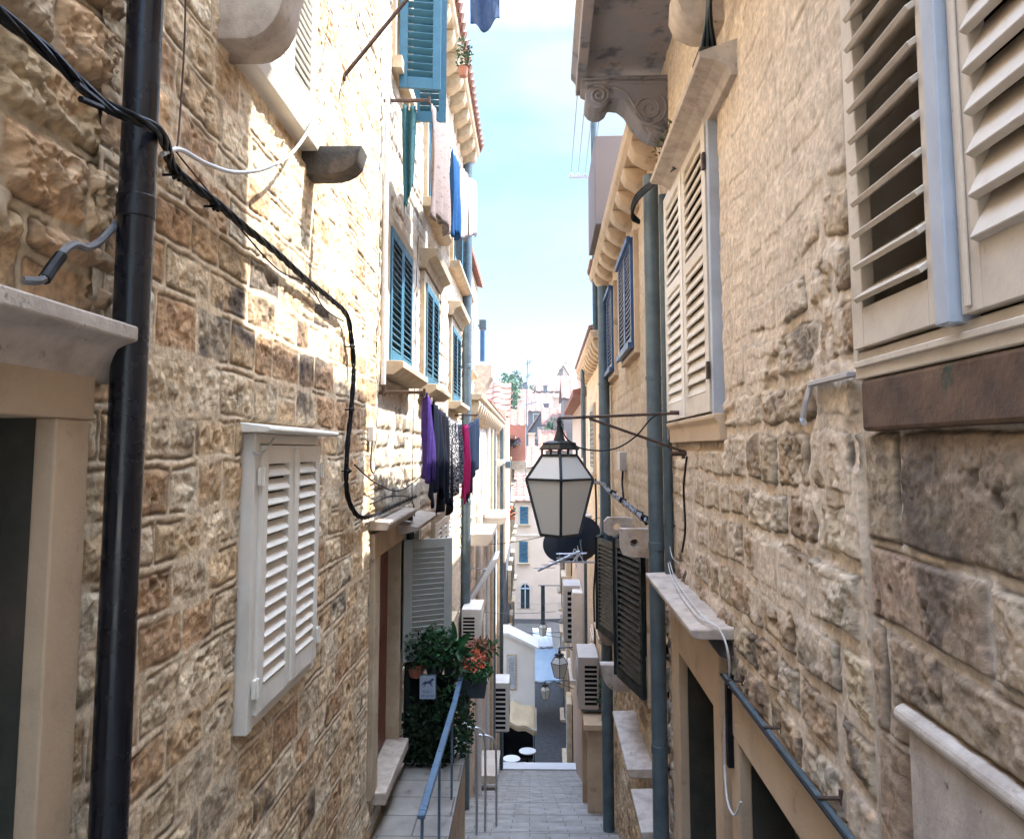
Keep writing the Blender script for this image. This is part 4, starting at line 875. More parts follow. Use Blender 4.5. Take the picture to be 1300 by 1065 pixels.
# blue canopies at the foot of the street
def canopy(x0, x1, y0, y1, z0, z1, label, m, val=.25):
    t = empty('awning', ((x0+x1)/2, y0, z0-.3), label, 'awning'); R = []
    for j in range(6):
        v = j/5; R.append([(x0+(x1-x0)*i/10, y0+(y1-y0)*v, z0+(z1-z0)*v-.06*math.sin(pi*i/10)+.03*math.sin(i*2+v*3)) for i in range(11)])
    R.insert(0, [(p[0], p[1]+.01, p[2]-val) for p in R[0]])
    o = MB().grid(R).build('canvas', m, t, smooth=True, recalc=False); q = o.modifiers.new('t', 'SOLIDIFY'); q.thickness = .012
    b = MB(); b.tube([R[1][0], R[-1][0]], .02, 6); b.tube([R[1][-1], R[-1][-1]], .02, 6); b.tube([R[1][0], R[1][-1]], .02, 6); b.build('awning_frame', M_alu, t)
p = AY(678, 864, 40); q_ = AY(703, 822, 44)
canopy(p.x, AY(704, 864, 40).x+.3, 40, 44.5, p.z, AY(690, 822, 44.5).z, 'pale blue grey awning sloping over the shaded street beside the white house', M_canvb, .1)
p = AY(677, 820, 48)
canopy(p.x, AY(702, 820, 48).x, 48, 53, p.z, AY(690, 797, 53).z, 'pale awning farther up the bright end of the street', M_canv, .3)
# ============================================================ THINGS ON THE LEFT
def pipe(fr, s, o, z0, z1, r, m, label, group=None, brackets=(), joints=(), top=None, name='downpipe', bm_=None):
    t = empty(name, fr.P(s, o, z0), label, 'pipe', group); b = MB()
    P = [fr.P(s, o, z0), fr.P(s, o, z1)]+(top or [])
    b.tube(P, r, 20); b.build('pipe', m, t, smooth=True)
    for z in joints: k = MB(); k.tube([fr.P(s, o, z-.035), fr.P(s, o, z+.035)], r*1.09, 20); k.build('joint', m, t, bevel=.003, smooth=True)
    for z in brackets: k = MB(); k.tube([fr.P(s, o, z-.012), fr.P(s, o, z+.012)], r*1.12, 20); k.box(fr, s-.01, s+.01, -.05, o, z-.01, z+.01); k.build('bracket', bm_ or m, t)
    return t
sP, _ = LW.px(163, 487, .09)
pipe(LW, sP, .09, -2.7, 3.5, .052, M_blackp, 'thick glossy black downpipe standing against the near left wall', joints=(LW.px(170, 262, .09)[1],), brackets=(-1.6,))
pipe(LW, 14.45, .09, -9, ZC-.1, .09, M_zinc, 'tall grey downpipe at the far edge of the teal shuttered house', brackets=(3, .3, -2.5), joints=(1.6, -1))
pipe(LW, 6.36, .05, .55, 3.2, .022, M_cablew, 'thin white conduit running up beside the teal shuttered house', name='conduit')
def cabl(name, label, pts, r, m, fr=None, n=8, group=None, k=6):
    P = smoothpath(pts, k); b = MB().tube(P, r, n); o = b.build(name, m, None, smooth=True, recalc=False, angle=70); return tag(o, label, 'cable', group)
def lp(L, o=.05): return [LW.at(x, y, (q[0] if q else o)) for x, y, *q in L]
t = empty('cable_bundle', LW.at(300, 260, .05), 'thick twisted black cable bundle looping down the left wall over the downpipe', 'cable')
bundle(lp([(-60, -40, .1), (0, 18, .09), (60, 66, .09), (125, 128, .12), (168, 150, .17), (200, 166, .17), (211, 186, .12), (218, 210, .06), (240, 232), (275, 258), (310, 288), (350, 320), (385, 352), (420, 380), (440, 400), (446, 430, .04), (449, 470, .04), (446, 520, .04), (441, 570, .04), (440, 620, .04), (447, 645, .05), (459, 657, .06), (480, 652, .05), (505, 640, .05), (528, 630, .05)]), .011, 4, .0075, M_cable, 'cable', t, pitch=.52, k=7)
for (x, y) in ((222, 222), (272, 262), (446, 440), (445, 520), (441, 598)):
    p = LW.at(x, y, .045); k = MB(); k.tube([p+Vector((0, -.035, .0)), p+Vector((.02, 0, .004)), p+Vector((0, .035, -.006))], .009, 6); k.tube([p+Vector((.004, -.02, -.02)), p+Vector((.024, .0, 0)), p+Vector((.002, .02, .02))], .007, 6)
    k.tube([p, p+Vector((-.06, 0, 0))], .005, 6); k.build('clip', M_cable, t, recalc=False)
p = LW.at(128, 132, .13); k = MB(); k.tube([p+Vector((0, -.11, .0)), p, p+Vector((.01, .03, -.01))], .010, 6); k.tube([p+Vector((0, -.09, -.03)), p+Vector((.004, 0, -.012))], .009, 6); k.build('clip', M_cable, t, recalc=False)
cabl('cable', 'loose thin black wires running just below the thick cable bundle', lp([(222, 215, .04), (262, 252, .03), (300, 285, .03), (352, 342, .03), (392, 362, .03), (412, 392, .03), (436, 408, .03)]), .004, M_cable)
cabl('cable', 'grey white cable sagging from the black downpipe up past the upper white shutters', lp([(206, 196, .12), (228, 190, .10), (262, 208, .11), (300, 219, .12), (340, 213, .12), (375, 190, .12), (405, 140, .12), (425, 80, .12), (440, 10, .12), (446, -60, .12)]), .0085, M_cablew)
cabl('wire', 'thin tan wire hanging from above to the loop on the downpipe', lp([(236, -40, .03), (234, 60, .03), (226, 180, .05), (222, 190, .06), (262, 240, .04), (290, 275, .03)]), .0035, M_iron)
t = empty('cable', LW.at(70, 330, .05), 'short grey cable taped black, curling down onto the doorway hood', 'cable')
b = MB().tube(smoothpath(lp([(150, 282, .04), (128, 306, .05), (110, 315, .06), (95, 311, .06), (80, 320, .06), (66, 340, .06), (52, 356, .07), (30, 356, .05)])), .011, 8); b.build('sheath', M_cableg, t, smooth=True, recalc=False)
b = MB().tube(smoothpath(lp([(78, 324, .06), (66, 340, .06), (56, 355, .07)])), .0155, 8); b.build('tape', M_cable, t, smooth=True, recalc=False)
cabl('wire', 'white wire sprouting from a dark hole beside the low white shutters', lp([(322, 568, -.02), (323, 574, .05), (331, 576, .06), (342, 566, .06), (348, 556, .06)]), .006, M_cablew)
# iron rods
t = empty('clothes_rod', LW.at(435, 99, 0), 'long rusty iron rod reaching out from the left wall beside the open teal shutter', 'rod')
a = LW.at(435, 99, 0); b = MB().tube([a, LW.P(LW.px(435, 99)[0]+.05, .62, 3.42)], .014, 8); b.build('rod', M_iron, t, smooth=True, recalc=False); k = MB(); k.tube([a-Vector((.05, 0, 0)), a+Vector((.02, 0, 0))], .024, 8); k.build('socket', M_iron, t)
def rod(x0, y0, o1, label, dz=0.0, extra=True):
    s, z = LW.px(x0, y0, 0); t = empty('clothes_rod', LW.P(s, 0, z), label, 'rod', 'wall brackets holding the washing lines')
    b = MB(); b.box(LW, s-.012, s+.012, -.04, o1, z-.016, z+.012); b.build('rod', M_iron, t, bevel=.003)
    if extra:
        b = MB(); b.tube([LW.P(s, .05, z-.03), LW.P(s, .05, z+.05)], .018, 8); b.build('bolt', M_iron, t); b = MB(); b.box(LW, s-.02, s+.02, o1-.02, o1, z-.03, z+.03); b.build('end_plate', M_iron, t)
    return LW.P(s, o1-.01, z)
r1 = rod(480, 498, .41, 'rusty wall bracket under the nearest teal window, holding the dark washing')
r2 = rod(578, 527, .41, 'smaller wall bracket at the far end of the dark washing line', extra=False)
r3 = rod(487, 128, .42, 'rusty wall bracket under the open teal shutters, holding the pale washing')
r4 = rod(575, 232, .42, 'far wall bracket of the upper washing line', extra=False)
def line(a, b_, sag, label, m=M_cable, r=.003, n=14):
    P = [a.lerp(b_, i/n)-Vector((0, 0, 4*sag*(i/n)*(1-i/n))) for i in range(n+1)]
    o = MB().tube(P, r, 6).build('clothes_line', m, None, recalc=False); tag(o, label, 'line'); return lambda q: a.lerp(b_, q)-Vector((0, 0, 4*sag*q*(1-q)))
L1 = line(r1, r2, .22, 'lower washing line full of dark clothes')
L2 = line(r3, r4, .15, 'upper washing line with towels under the open shutters')
def sq(x, o=.41): return LW.px(x, 520, o)[0]
sA = LW.px(480, 498, 0)[0]; sB = LW.px(578, 527, 0)[0]
def hangs(fn, sA, sB, x0, x1, o): return fn(max(0, (sq(x0, o)-sA)/(sB-sA))), fn(min(1, (sq(x1, o)-sA)/(sB-sA)))
def C(name, c, c2=None, **k): return mat(name, c, .95, c2 or tuple(v*1.5 for v in c), scale=30, spec=.08, **k)
GC = 'clothes drying on the lower washing line'
LC = [('purple_cloth', 'purple towel at the near end of the lower washing line', 'towel', 535, 549, .86, C('purple_cotton', (.035, .018, .11), (.05, .03, .15)), 3, .9),
      ('shirt', 'near black shirt with pointed hem next to the purple towel', 'shirt', 547, 562, 1.0, C('navy_cotton', (.004, .006, .014)), 3, 1.25),
      ('shirt', 'near black shirt, second from the purple towel', 'shirt', 558, 572, 1.1, C('black_cotton', (.004, .005, .009)), 3, 1.2),
      ('shirt', 'black and white spotted shirt in the middle of the lower line', 'shirt', 568, 579, .98, C('spotted_cotton', (.02, .02, .03), (.02, .02, .03), c3=(.6, .6, .6), s3=55, amt3=.5), 3, 1.1),
      ('shirt', 'dark shirt with narrow white stripes left of the pink cloth', 'shirt', 577, 586, .9, C('striped_cotton', (.02, .025, .045), (.02, .025, .045), c3=(.5, .5, .55), s3=40, amt3=.48, stretch=(.3, .3, 3)), 2, 1.0),
      ('pink_cloth', 'magenta pink cloth near the far end of the lower line', 'towel', 586, 593, 1.15, C('magenta_cotton', (.36, .008, .09), (.42, .02, .12)), 2, .9),
      ('trousers', 'navy trousers right of the pink cloth on the lower line', 'trousers', 592, 599, 1.25, C('navy_denim', (.006, .011, .028)), 2, .9),
      ('shirt', 'dark blue shirt at the far end of the lower line', 'shirt', 598, 606, 1.0, C('blue_cotton', (.008, .016, .035)), 2, 1.0)]
for i, (nm, lb, ct, x0, x1, ln, m, fo, tp) in enumerate(LC):
    ln *= .86
    a, b_ = hangs(L1, sA, sB, x0, x1, .41); hm = .22 if 'pointed' in lb or 'second' in lb else .05
    cloth(a+Vector((.01*(i % 3), 0, 0)), b_+Vector((.02*(i % 2), 0, 0)), ln, m, nm, lb, ct, GC, folds=fo, amp=.035, seed=i+3, taper=tp, hem=hm, pegs=i < 5)
sC = LW.px(487, 128, 0)[0]; sD = LW.px(575, 232, 0)[0]
GU = 'clothes drying on the upper washing line'
def s3(x): return (LW.px(x, 200, .42)[0]-sC)/(sD-sC)
UC = [('towel', 'beige pink checked towel on the upper line', 'towel', .02, .28, 1.02, C('beige_cotton', (.17, .135, .125), (.22, .18, .165), c3=(.10, .07, .07), s3=8, amt3=.45, stretch=(1, 1, 4)), 3, 1.0),
      ('jeans', 'bright blue jeans on the upper washing line', 'trousers', .30, .48, .98, C('blue_denim', (.010, .045, .13), (.015, .07, .18)), 3, .85),
      ('shirt', 'pale grey shirt right of the blue jeans on the upper line', 'shirt', .50, .64, .95, C('pale_cotton', (.25, .24, .26), (.32, .3, .32)), 2, .8),
      ('towel', 'white towel at the far end of the upper line', 'towel', .70, .95, .9, C('white_cotton', (.30, .27, .26), (.36, .33, .31)), 2, .9)]
for i, (nm, lb, ct, q0, q1, ln, m, fo, tp) in enumerate(UC):
    cloth(L2(q0), L2(q1), ln, m, nm, lb, ct, GU, folds=fo, amp=.035, seed=i+31, taper=tp, hem=.06)
p = LW.P(sC+.03, .22, r3.z-.02)
cloth(p-Vector((.06, 0, 0)), p+Vector((.07, 0.03, 0)), 1.0, C('green_cotton', (.02, .07, .075), (.04, .1, .12)), 'green_cloth', 'teal green cloth hanging from the bracket itself, nearest on the upper line', 'towel', GU, folds=2, amp=.02, seed=41, taper=.6, nrm=(0, 1, 0), diag=.25)
# garment high over the alley
p0 = AY(597, 2, 4.6); p1 = AY(634, -8, 4.6)
a_ = LW.P(4.6, 0, p0.z+.10); b__ = RW.P(4.6, .7, p0.z+.12)
L3_ = line(a_, b__, .04, 'washing line crossing high over the alley')
cloth(p0+Vector((0, 0, .06)), p1+Vector((0, 0, .03)), .24, C('slate_blue_cotton', (.05, .08, .16), (.07, .11, .2)), 'shorts', 'dark blue shorts hanging alone high over the alley', 'shorts', folds=2, amp=.015, seed=51, hem=-.35, nrm=(0, 1, 0))
# roof plant and tv rod
t = empty('roof_plant', AY(588, 88, 9.2)-Vector((0, 0, .25)), 'small wispy plant in a pot on the left eaves', 'plant')
pc = AY(588, 70, 9.2); b = MB(); b.lathe(AY(588, 92, 9.2)-Vector((0, 0, .06)), [(.05, 0), (.07, .12), (.075, .12)], 12); b.build('pot', M_terr, t)
leaves(pc, (.10, .10, .22), 160, M_leaf, t, 'foliage', lsz=.05, seed=8, shell=.1)
# white junction box and dangling fuse on the sooty patch
t = empty('junction_box', LW.at(466, 545, .0), 'small white cable box above the doorway with wires', 'box')
s_, z_ = LW.px(466, 560, 0); b = MB(); b.box(LW, s_, s_+.10, 0, .05, z_, z_+.12); b.build('box', M_ac, t, bevel=.006); b = MB(); b.tube(smoothpath([LW.P(s_+.05, .03, z_), LW.P(s_+.06, .02, z_-.2), LW.P(s_+.16, .02, z_-.26)]), .006); b.build('wire', M_cable, t, recalc=False)
for i, (lb, P_) in enumerate((('black bunch of wires running from the doorway hood to the downpipe bracket', [(470, 640), (495, 630), (520, 632), (526, 650), (524, 690)]),
        ('thin black wire crossing the sooty patch above the doorway', [(450, 590), (480, 615), (510, 622), (540, 600)]),
        ('thin wire dropping beside the second teal window', [(531, 300), (528, 380), (527, 470), (524, 560), (523, 640)]),
        ('brown cable running up between the second and third teal windows', [(560, 340), (558, 420), (556, 500)]))):
    cabl('cable', lb, lp(P_, .06), .006 if i != 2 else .004, M_cable)
b_m = MB()
p = LW.P(7.3, .08, -.95)
pipe(LW, 7.75, .07, -3.1, LW.px(523, 650, .07)[1], .035, M_dgreen, 'short dark green pipe behind the doorway', joints=(-.8,))
# landing, railing, planters
t = empty('landing', LW.P(6.5, .3, -5), 'raised stone landing in front of the left doorway', 'landing')
b = MB(); b.box(LW, 5.0, 8.4, .0, .60, -6, -3.2); b.build('wall', M_plo, t); b = MB(); b.box(LW, 4.95, 8.45, .035, .64, -3.198, -3.13); b.build('slab', M_steps, t, bevel=.008)
t = empty('railing', LW.P(6.5, .6, -3.13), 'blue grey flat handrail on thin posts round the left landing', 'railing')
b = MB(); b.prism(LW, [(5.05, -2.385), (5.05, -2.355), (7.2, -2.355), (8.05, -2.30), (8.05, -2.33), (7.2, -2.385)], 'o', .57, .62); b.build('handrail', M_rail, t, bevel=.004)
for s in (5.1, 6.05, 7.0, 7.95): b = MB(); b.box(LW, s, s+.02, .585, .605, -3.13, -2.37); b.build('post', M_rail, t)
sF = 7.75; xF0, xF1 = -1.27, -.76
t = empty('plant_screen', LW.P(sF, .3, -3.13), 'black mesh screen overgrown with dark ivy at the end of the landing', 'screen')
b = MB(); b.box(XY, xF0, xF1, -sF, -sF-.03, -3.12, -2.27); b.build('mesh', M_screen, t)
leaves((-1.02, sF-.07, -2.82), (.26, .06, .34), 800, M_leafd, t, 'ivy', lsz=.055, seed=21, shell=.0)
leaves((-.82, sF-.02, -2.66), (.10, .10, .42), 260, M_leaf, t, 'ivy_shoots', lsz=.06, long=1.3, seed=22, shell=.0)
s0_ = AY(533, 858, sF-.12); s1_ = AY(552.5, 887, sF-.12)
t = empty('sign', (s0_+s1_)/2, 'small pale enamel beware of the dog sign on the ivy screen', 'sign')
GS = Fr(0, sF-.12, (1, 0), (0, -1)); b = MB(); b.box(GS, s0_.x, s1_.x, -.08, .004, s1_.z, s0_.z); b.build('plate', M_signb, t, bevel=.002)
w_, h_ = s1_.x-s0_.x, s0_.z-s1_.z
dog = [(.12,.62),(.20,.70),(.28,.76),(.40,.78),(.62,.80),(.74,.88),(.78,.93),(.84,.90),(.93,.88),(.92,.84),(.80,.80),(.74,.72),(.78,.62),(.85,.56),(.80,.55),(.70,.63),(.60,.69),(.44,.68),(.36,.60),(.26,.52),(.22,.53),(.32,.62),(.30,.67),(.22,.64),(.14,.58)]
b = MB(); b.prism(GS, [(s0_.x+w_*u, s1_.z+h_*v) for u, v in dog], 'o', .005, .008); b.build('dog_mark', M_signd, t)
for txt, v, sz in (('PAZI !', .27, .036), ('OŠTAR PAS', .10, .026)):
    cu = bpy.data.curves.new('lettering', 'FONT'); cu.body = txt; cu.size = sz; cu.align_x = 'CENTER'; cu.extrude = .001
    to = bpy.data.objects.new('lettering', cu); to.rotation_euler = (pi/2, 0, 0); cu.materials.append(M_signd)
    dg = None; reg(to, (s0_.x+w_/2, sF-.12-.006, s1_.z+h_*v), t)
    # turn the letters into a mesh
    bpy.context.view_layer.update(); me = bpy.data.meshes.new_from_object(to.evaluated_get(bpy.context.evaluated_depsgraph_get())); me.transform(Matrix.Rotation(pi/2, 4, 'X'))
    nm = to.name; loc = to.location.copy(); bpy.data.objects.remove(to); lo_ = bpy.data.objects.new('lettering', me); COL.objects.link(lo_); lo_.parent = t; lo_.location = loc
    if not me.materials: me.materials.append(M_signd)
def potplant(c, r, h, label, potm, parts, name='potted_plant', n=14, square=False, group='plants on the landing'):
    t = empty(name, (c[0], c[1], c[2]), label, 'plant', group); b = MB()
    if square: b.prism(XY, [(c[0]-r*.8, c[2]), (c[0]+r*.8, c[2]), (c[0]+r, c[2]+h), (c[0]-r, c[2]+h)], 'o', -c[1]-.08, -c[1]+.08)
    else: b.lathe(c, [(r*.75, 0), (r, h*.9), (r*1.1, h*.9), (r*1.1, h)], n)
    b.build('pot', potm, t, bevel=.004)
    for (pn, off, size, nn, m, lsz, lg, sd) in parts:
        if pn == 'foliage' and nn > 700:
            leaves(Vector(c)+Vector(off)+Vector((.02, -.03, .05)), tuple(q*1.02 for q in size), nn//3, M_leaf2, t, 'young_shoots', lsz=lsz*.75, long=lg, seed=sd+50, shell=.1)
            nn = int(nn*.7)
        leaves(Vector(c)+Vector(off), size, nn, m, t, pn, lsz=lsz, long=lg, seed=sd, shell=.1)
    return t
potplant((-1.14, sF-.02, -2.28), .09, .13, 'terracotta pot of bushy dark green plants against the left wall', M_terr, [('foliage', (.02, .0, .27), (.17, .17, .19), 900, M_leafd, .055, 1.1, 1)])
potplant((-.96, sF+.02, -2.28), .10, .14, 'dark pot of dense green foliage in the middle of the screen top', M_potd, [('foliage', (0, 0, .26), (.19, .17, .19), 1100, M_leaf, .052, 1.1, 2)])
t = potplant((-.80, sF+.12, -2.36), .09, .18, 'broad leaved plant in a tall blue grey pot at the outer corner', M_potd, [('foliage', (0, 0, .25), (.10, .10, .1), 60, M_leaf, .12, 1.4, 3)])
b = MB()
for k, (dx, dz, sc) in enumerate(((.02, .42, 1), (.20, .30, .9), (-.16, .32, .85), (.10, .22, .7), (-.05, .5, .8))):
    base = Vector((-.80, sF+.1, -2.16)); tip = base+Vector((dx, -.05+.04*k, dz)); mid = base.lerp(tip, .55)+Vector((0, 0, .04)); w = Vector((-(tip-base).z, 0, (tip-base).x)).normalized()*.052*sc
    b.add([base, base.lerp(mid, .5)+w*.7, mid+w, mid.lerp(tip, .6)+w*.6, tip, mid.lerp(tip, .6)-w*.6, mid-w, base.lerp(mid, .5)-w*.7, base.lerp(mid, .5)+Vector((0, .02, 0)), mid+Vector((0, .025, 0)), mid.lerp(tip, .6)+Vector((0, .015, 0))],
          [(0, 1, 8), (0, 8, 7), (1, 2, 9, 8), (8, 9, 6, 7), (2, 3, 10, 9), (9, 10, 5, 6), (3, 4, 10), (10, 4, 5)])
b.build('broad_leaf', M_leaf2, t, recalc=False)
pc = AY(602, 868, 8.0)
t = potplant((pc.x, 8.0, pc.z-.12), .14, .18, 'dark rectangular planter of orange flowers hooked outside the railing', M_potd, [('foliage', (.0, 0, .24), (.17, .12, .11), 600, M_leaf2, .045, 1, 6), ('orange_flowers', (-.03, -.04, .36), (.14, .12, .10), 150, M_flor, .05, .8, 7), ('trailing_leaves', (-.12, -.05, -.25), (.10, .1, .38), 700, M_leaf, .045, 1, 9)], name='flower_planter', square=True)
potplant((-.50, 8.3, -2.35), .08, .12, 'small plant with reddish leaves behind the flower planter', M_terr, [('foliage', (-.03, 0, .2), (.13, .08, .06), 160, M_terr, .05, 1.8, 10), ('leaf_tips', (0.03, 0, .2), (.12, .08, .05), 100, M_leaf2, .05, 1.8, 11)])
# air conditioners
def acunit(fr, s0, s1, o1, z0, z1, label, m=M_ac, grille='side'):
    t = empty('air_conditioner', fr.P((s0+s1)/2, 0, z0), label, 'air conditioner', 'outdoor air conditioner units')
    b = MB(); b.box(fr, s0, s1, .06, o1, z0, z1); b.build('casing', m, t, bevel=.015)
    b = MB(); b.box(fr, s0+.05, s1-.05, -.05, o1-.05, z0-.05, z0-.005); b.build('bracket', M_zinc, t)
    b = MB(); nz = 9
    for i in range(nz):
        z = z0+.08+(z1-z0-.2)*i/nz; b.box(fr, s0-.004, s0+.01, .09, o1-.12, z, z+(z1-z0-.2)/nz*.6)
    b.build('vent', M_dark, t)
    b = MB(); b.lathe(fr.P((s0+s1)/2, o1+.002, (z0+z1)/2), [(min(s1-s0, z1-z0)*.38, 0), (min(s1-s0, z1-z0)*.38, .012), (.02, .02)], 20, axis=(fr.n.x, fr.n.y, 0)); b.build('fan_grille', M_acg, t)
    return t
acunit(LW, 13.9, 14.8, .42, -3.65, -2.9, 'white air conditioner on the left wall above the flower planter, with a dark side grille')
acunit(LW, 25.5, 26.5, .62, -9.25, -7.7, 'white air conditioner low on the far left wall beside the white house')
acunit(RW, 14.5, 15.5, .44, -4.85, -3.9, 'grey white air conditioner standing on a canopy on the right wall', M_acg)
acunit(RW, 22.5, 23.6, .55, -5.6, -4.0, 'beige boxy air conditioner farther down on the right wall', M_acg)
b = MB()
# bent galvanised rails low on the left
t = empty('bent_rail', LW.P(9, .7, -4.9), 'thin bent metal hoops of the next stair railing on the left', 'railing')
for k, (x0, y0) in enumerate(((601, 925), (612, 930), (626, 940))):
    p = AY(x0, y0, 11+k*.5); z_g = -1.65-SLOPE*(11+k*.5); b = MB(); b.tube(smoothpath([(p.x-.22, p.y, p.z+.08), (p.x-.05, p.y, p.z+.06), (p.x+.03, p.y, p.z-.05), (p.x+.05, p.y, p.z-.4), (p.x+.05, p.y, z_g)]), .018, 8); b.build('hoop', M_alu, t, smooth=True, recalc=False)
pipe(LW, 17.7, .12, -12, -1.2, .08, M_cablew, 'white drainpipe low on the fourth left house', brackets=(-3, -5))
pipe(LW, 24.9, .12, -14, .9, .08, M_zinc, 'grey drainpipe on the long pale left house', brackets=(-3, -7))
pipe(LW, 18.75, .12, 2.2, 3.0, .06, M_blue, 'short dark blue pipe under the sloping roof edge of the narrow left house')
t = empty('flood_lamp', AY(613, 411, 19), 'small dark box lamp on the roof edge of the narrow left house', 'lamp')
p = AY(613, 411, 19); b = MB(); b.box(XY, p.x-.09, p.x+.09, -18.9, -19.15, p.z-.16, p.z+.1); b.build('housing', M_zincd, t, bevel=.02); b = MB(); b.tube([(p.x-.2, 19, p.z-.05), (p.x, 19, p.z-.05)], .025); b.build('arm', M_zincd, t)
# tall aerial
t = empty('aerial', AY(668, 640, 66), 'tall thin television aerial rising above the pink roofs', 'aerial')
a0 = AY(667, 640, 66); a1 = AY(669.5, 456, 66); b = MB(); b.tube([a0, a1], .05, 6); b.build('mast', M_zinc, t)
for (y, w) in ((460, .55), (477, .4), (512, .9)): c = AY(668.5, y, 66); b = MB(); b.tube([c-Vector((w*.2, 0, .15)), c+Vector((w, 0, .15))], .05, 5); b.tube([c+Vector((w*.5, 0, -.25)), c+Vector((w*.5, 0, .3))], .035, 5); b.build('crossbar', M_zinc, t)
# flower boxes down the street on the left
def balc(x, y, Y, w, label, flm):
    c = AY(x, y, Y); t = empty('flower_box', c, label, 'flower box', 'flower boxes on the far left balconies')
    b = MB(); b.box(XY, c.x-w/2, c.x+w/2, -Y+.2, -Y-.2, c.z-.2, c.z); b.box(XY, c.x-w/2-.8, c.x-w/2, -Y+.1, -Y-.1, c.z-.25, c.z-.15); b.build('trough', M_terr, t)
    leaves(c+Vector((0, 0, .18)), (w/2, .3, .3), 200, M_leaf, t, 'foliage', lsz=.16, seed=int(x)); leaves(c+Vector((0, -.1, .25)), (w/2, .3, .22), 120, flm, t, 'flowers', lsz=.14, seed=int(y))
balc(646, 655, 42, .7, 'box of orange flowers sticking out low on the far left', M_flor)
balc(651, 566, 46, .9, 'box of purple and orange flowers high on the far left terrace', M_flpu)
t = empty('brick_terrace', AY(651, 575, 47), 'orange brick roof terrace with a small parapet on the far left', 'terrace')
c0 = AY(640, 575, 47); c1 = AY(667, 540, 47); b = MB(); b.box(XY, c0.x-1, c1.x, -47, -51, c0.z-.5, c1.z); b.build('parapet', M_terr, t); b = MB(); b.box(XY, c0.x-1, c1.x+.05, -46.8, -51.1, c0.z-1.0, c0.z-.5); b.build('slab', M_trim, t)
# far left arm lamp
t = empty('wall_lamp', AY(642, 594, 30), 'small dark square lamp hung on an arm below the far left cornice', 'lamp')
p = AY(645, 590, 30); b = MB(); b.box(XY, p.x-.11, p.x+.11, -29.9, -30.2, p.z-.14, p.z+.14); b.build('lamp_head', M_zincd, t, bevel=.02); b = MB(); b.tube([(-1.3, 30, p.z), (p.x, 30, p.z)], .025); b.build('arm', M_zincd, t)
# ============================================================ THINGS ON THE RIGHT
pipe(RW, 6.33, .10, -8, RW.px(830, 212, .10)[1], .064, M_zinc, 'thick grey downpipe beside the lantern bracket, with a dark second pipe behind it', brackets=(RW.px(830, 480, .1)[1],), joints=(RW.px(830, 690, .1)[1], RW.px(830, 930, .1)[1], .05), bm_=M_zinc)
pipe(RW, 5.98, .05, -1.2, RW.px(843, 245, .05)[1], .036, M_zincd, 'narrow dark conduit pressed against the wall right of the thick downpipe', brackets=(.3, -.6))
pipe(RW, 11.6, .12, -9, RW.px(772, 345, .12)[1], .085, M_zinc, 'grey downpipe at the far edge of the blue shuttered house', brackets=(1, -1.4), joints=(.2, -4))
pipe(RW, 16.5, .22, -.2, 1.75, .045, M_zinc, 'short grey downpipe under the far right corbelled eave')
pipe(RW, 12.2, .20, 1.95, 5.8, .05, M_zincd, 'tall dark mast rising past the right eaves')
t = empty('cable', RW.at(838, 215, .1), 'thick black cable curling over the top of the grey downpipe', 'cable')
for k in range(3): b = MB(); b.tube(smoothpath([RW.P(5.2, .10-.01*k, 2.02-.012*k), RW.P(5.8, .16, 2.12-.02*k), RW.P(6.2, .24, 2.14-.03*k), RW.P(6.35, .26, 2.05-.03*k), RW.P(6.4, .19, 1.98-.01*k)]), .012, 7); b.build('strand', M_cable, t, smooth=True, recalc=False)
# cables coming down to the corbel
t = empty('cable_bundle', RW.at(915, 20, .1), 'dark cables fanning up from the small stone bracket at the top right', 'cable')
pz = RW.at(898, 52, .12)
for k in range(6): b = MB(); b.tube(smoothpath([RW.P(4.02, .13-.015*k, zb_*0+pz.z+.02), RW.P(3.8-.02*k, .14, pz.z+.16), RW.P(3.4-.05*k, .20-.02*k, pz.z+.55)]), .008, 6); b.build('strand', M_cable if k % 2 else M_zincd, t, smooth=True, recalc=False)
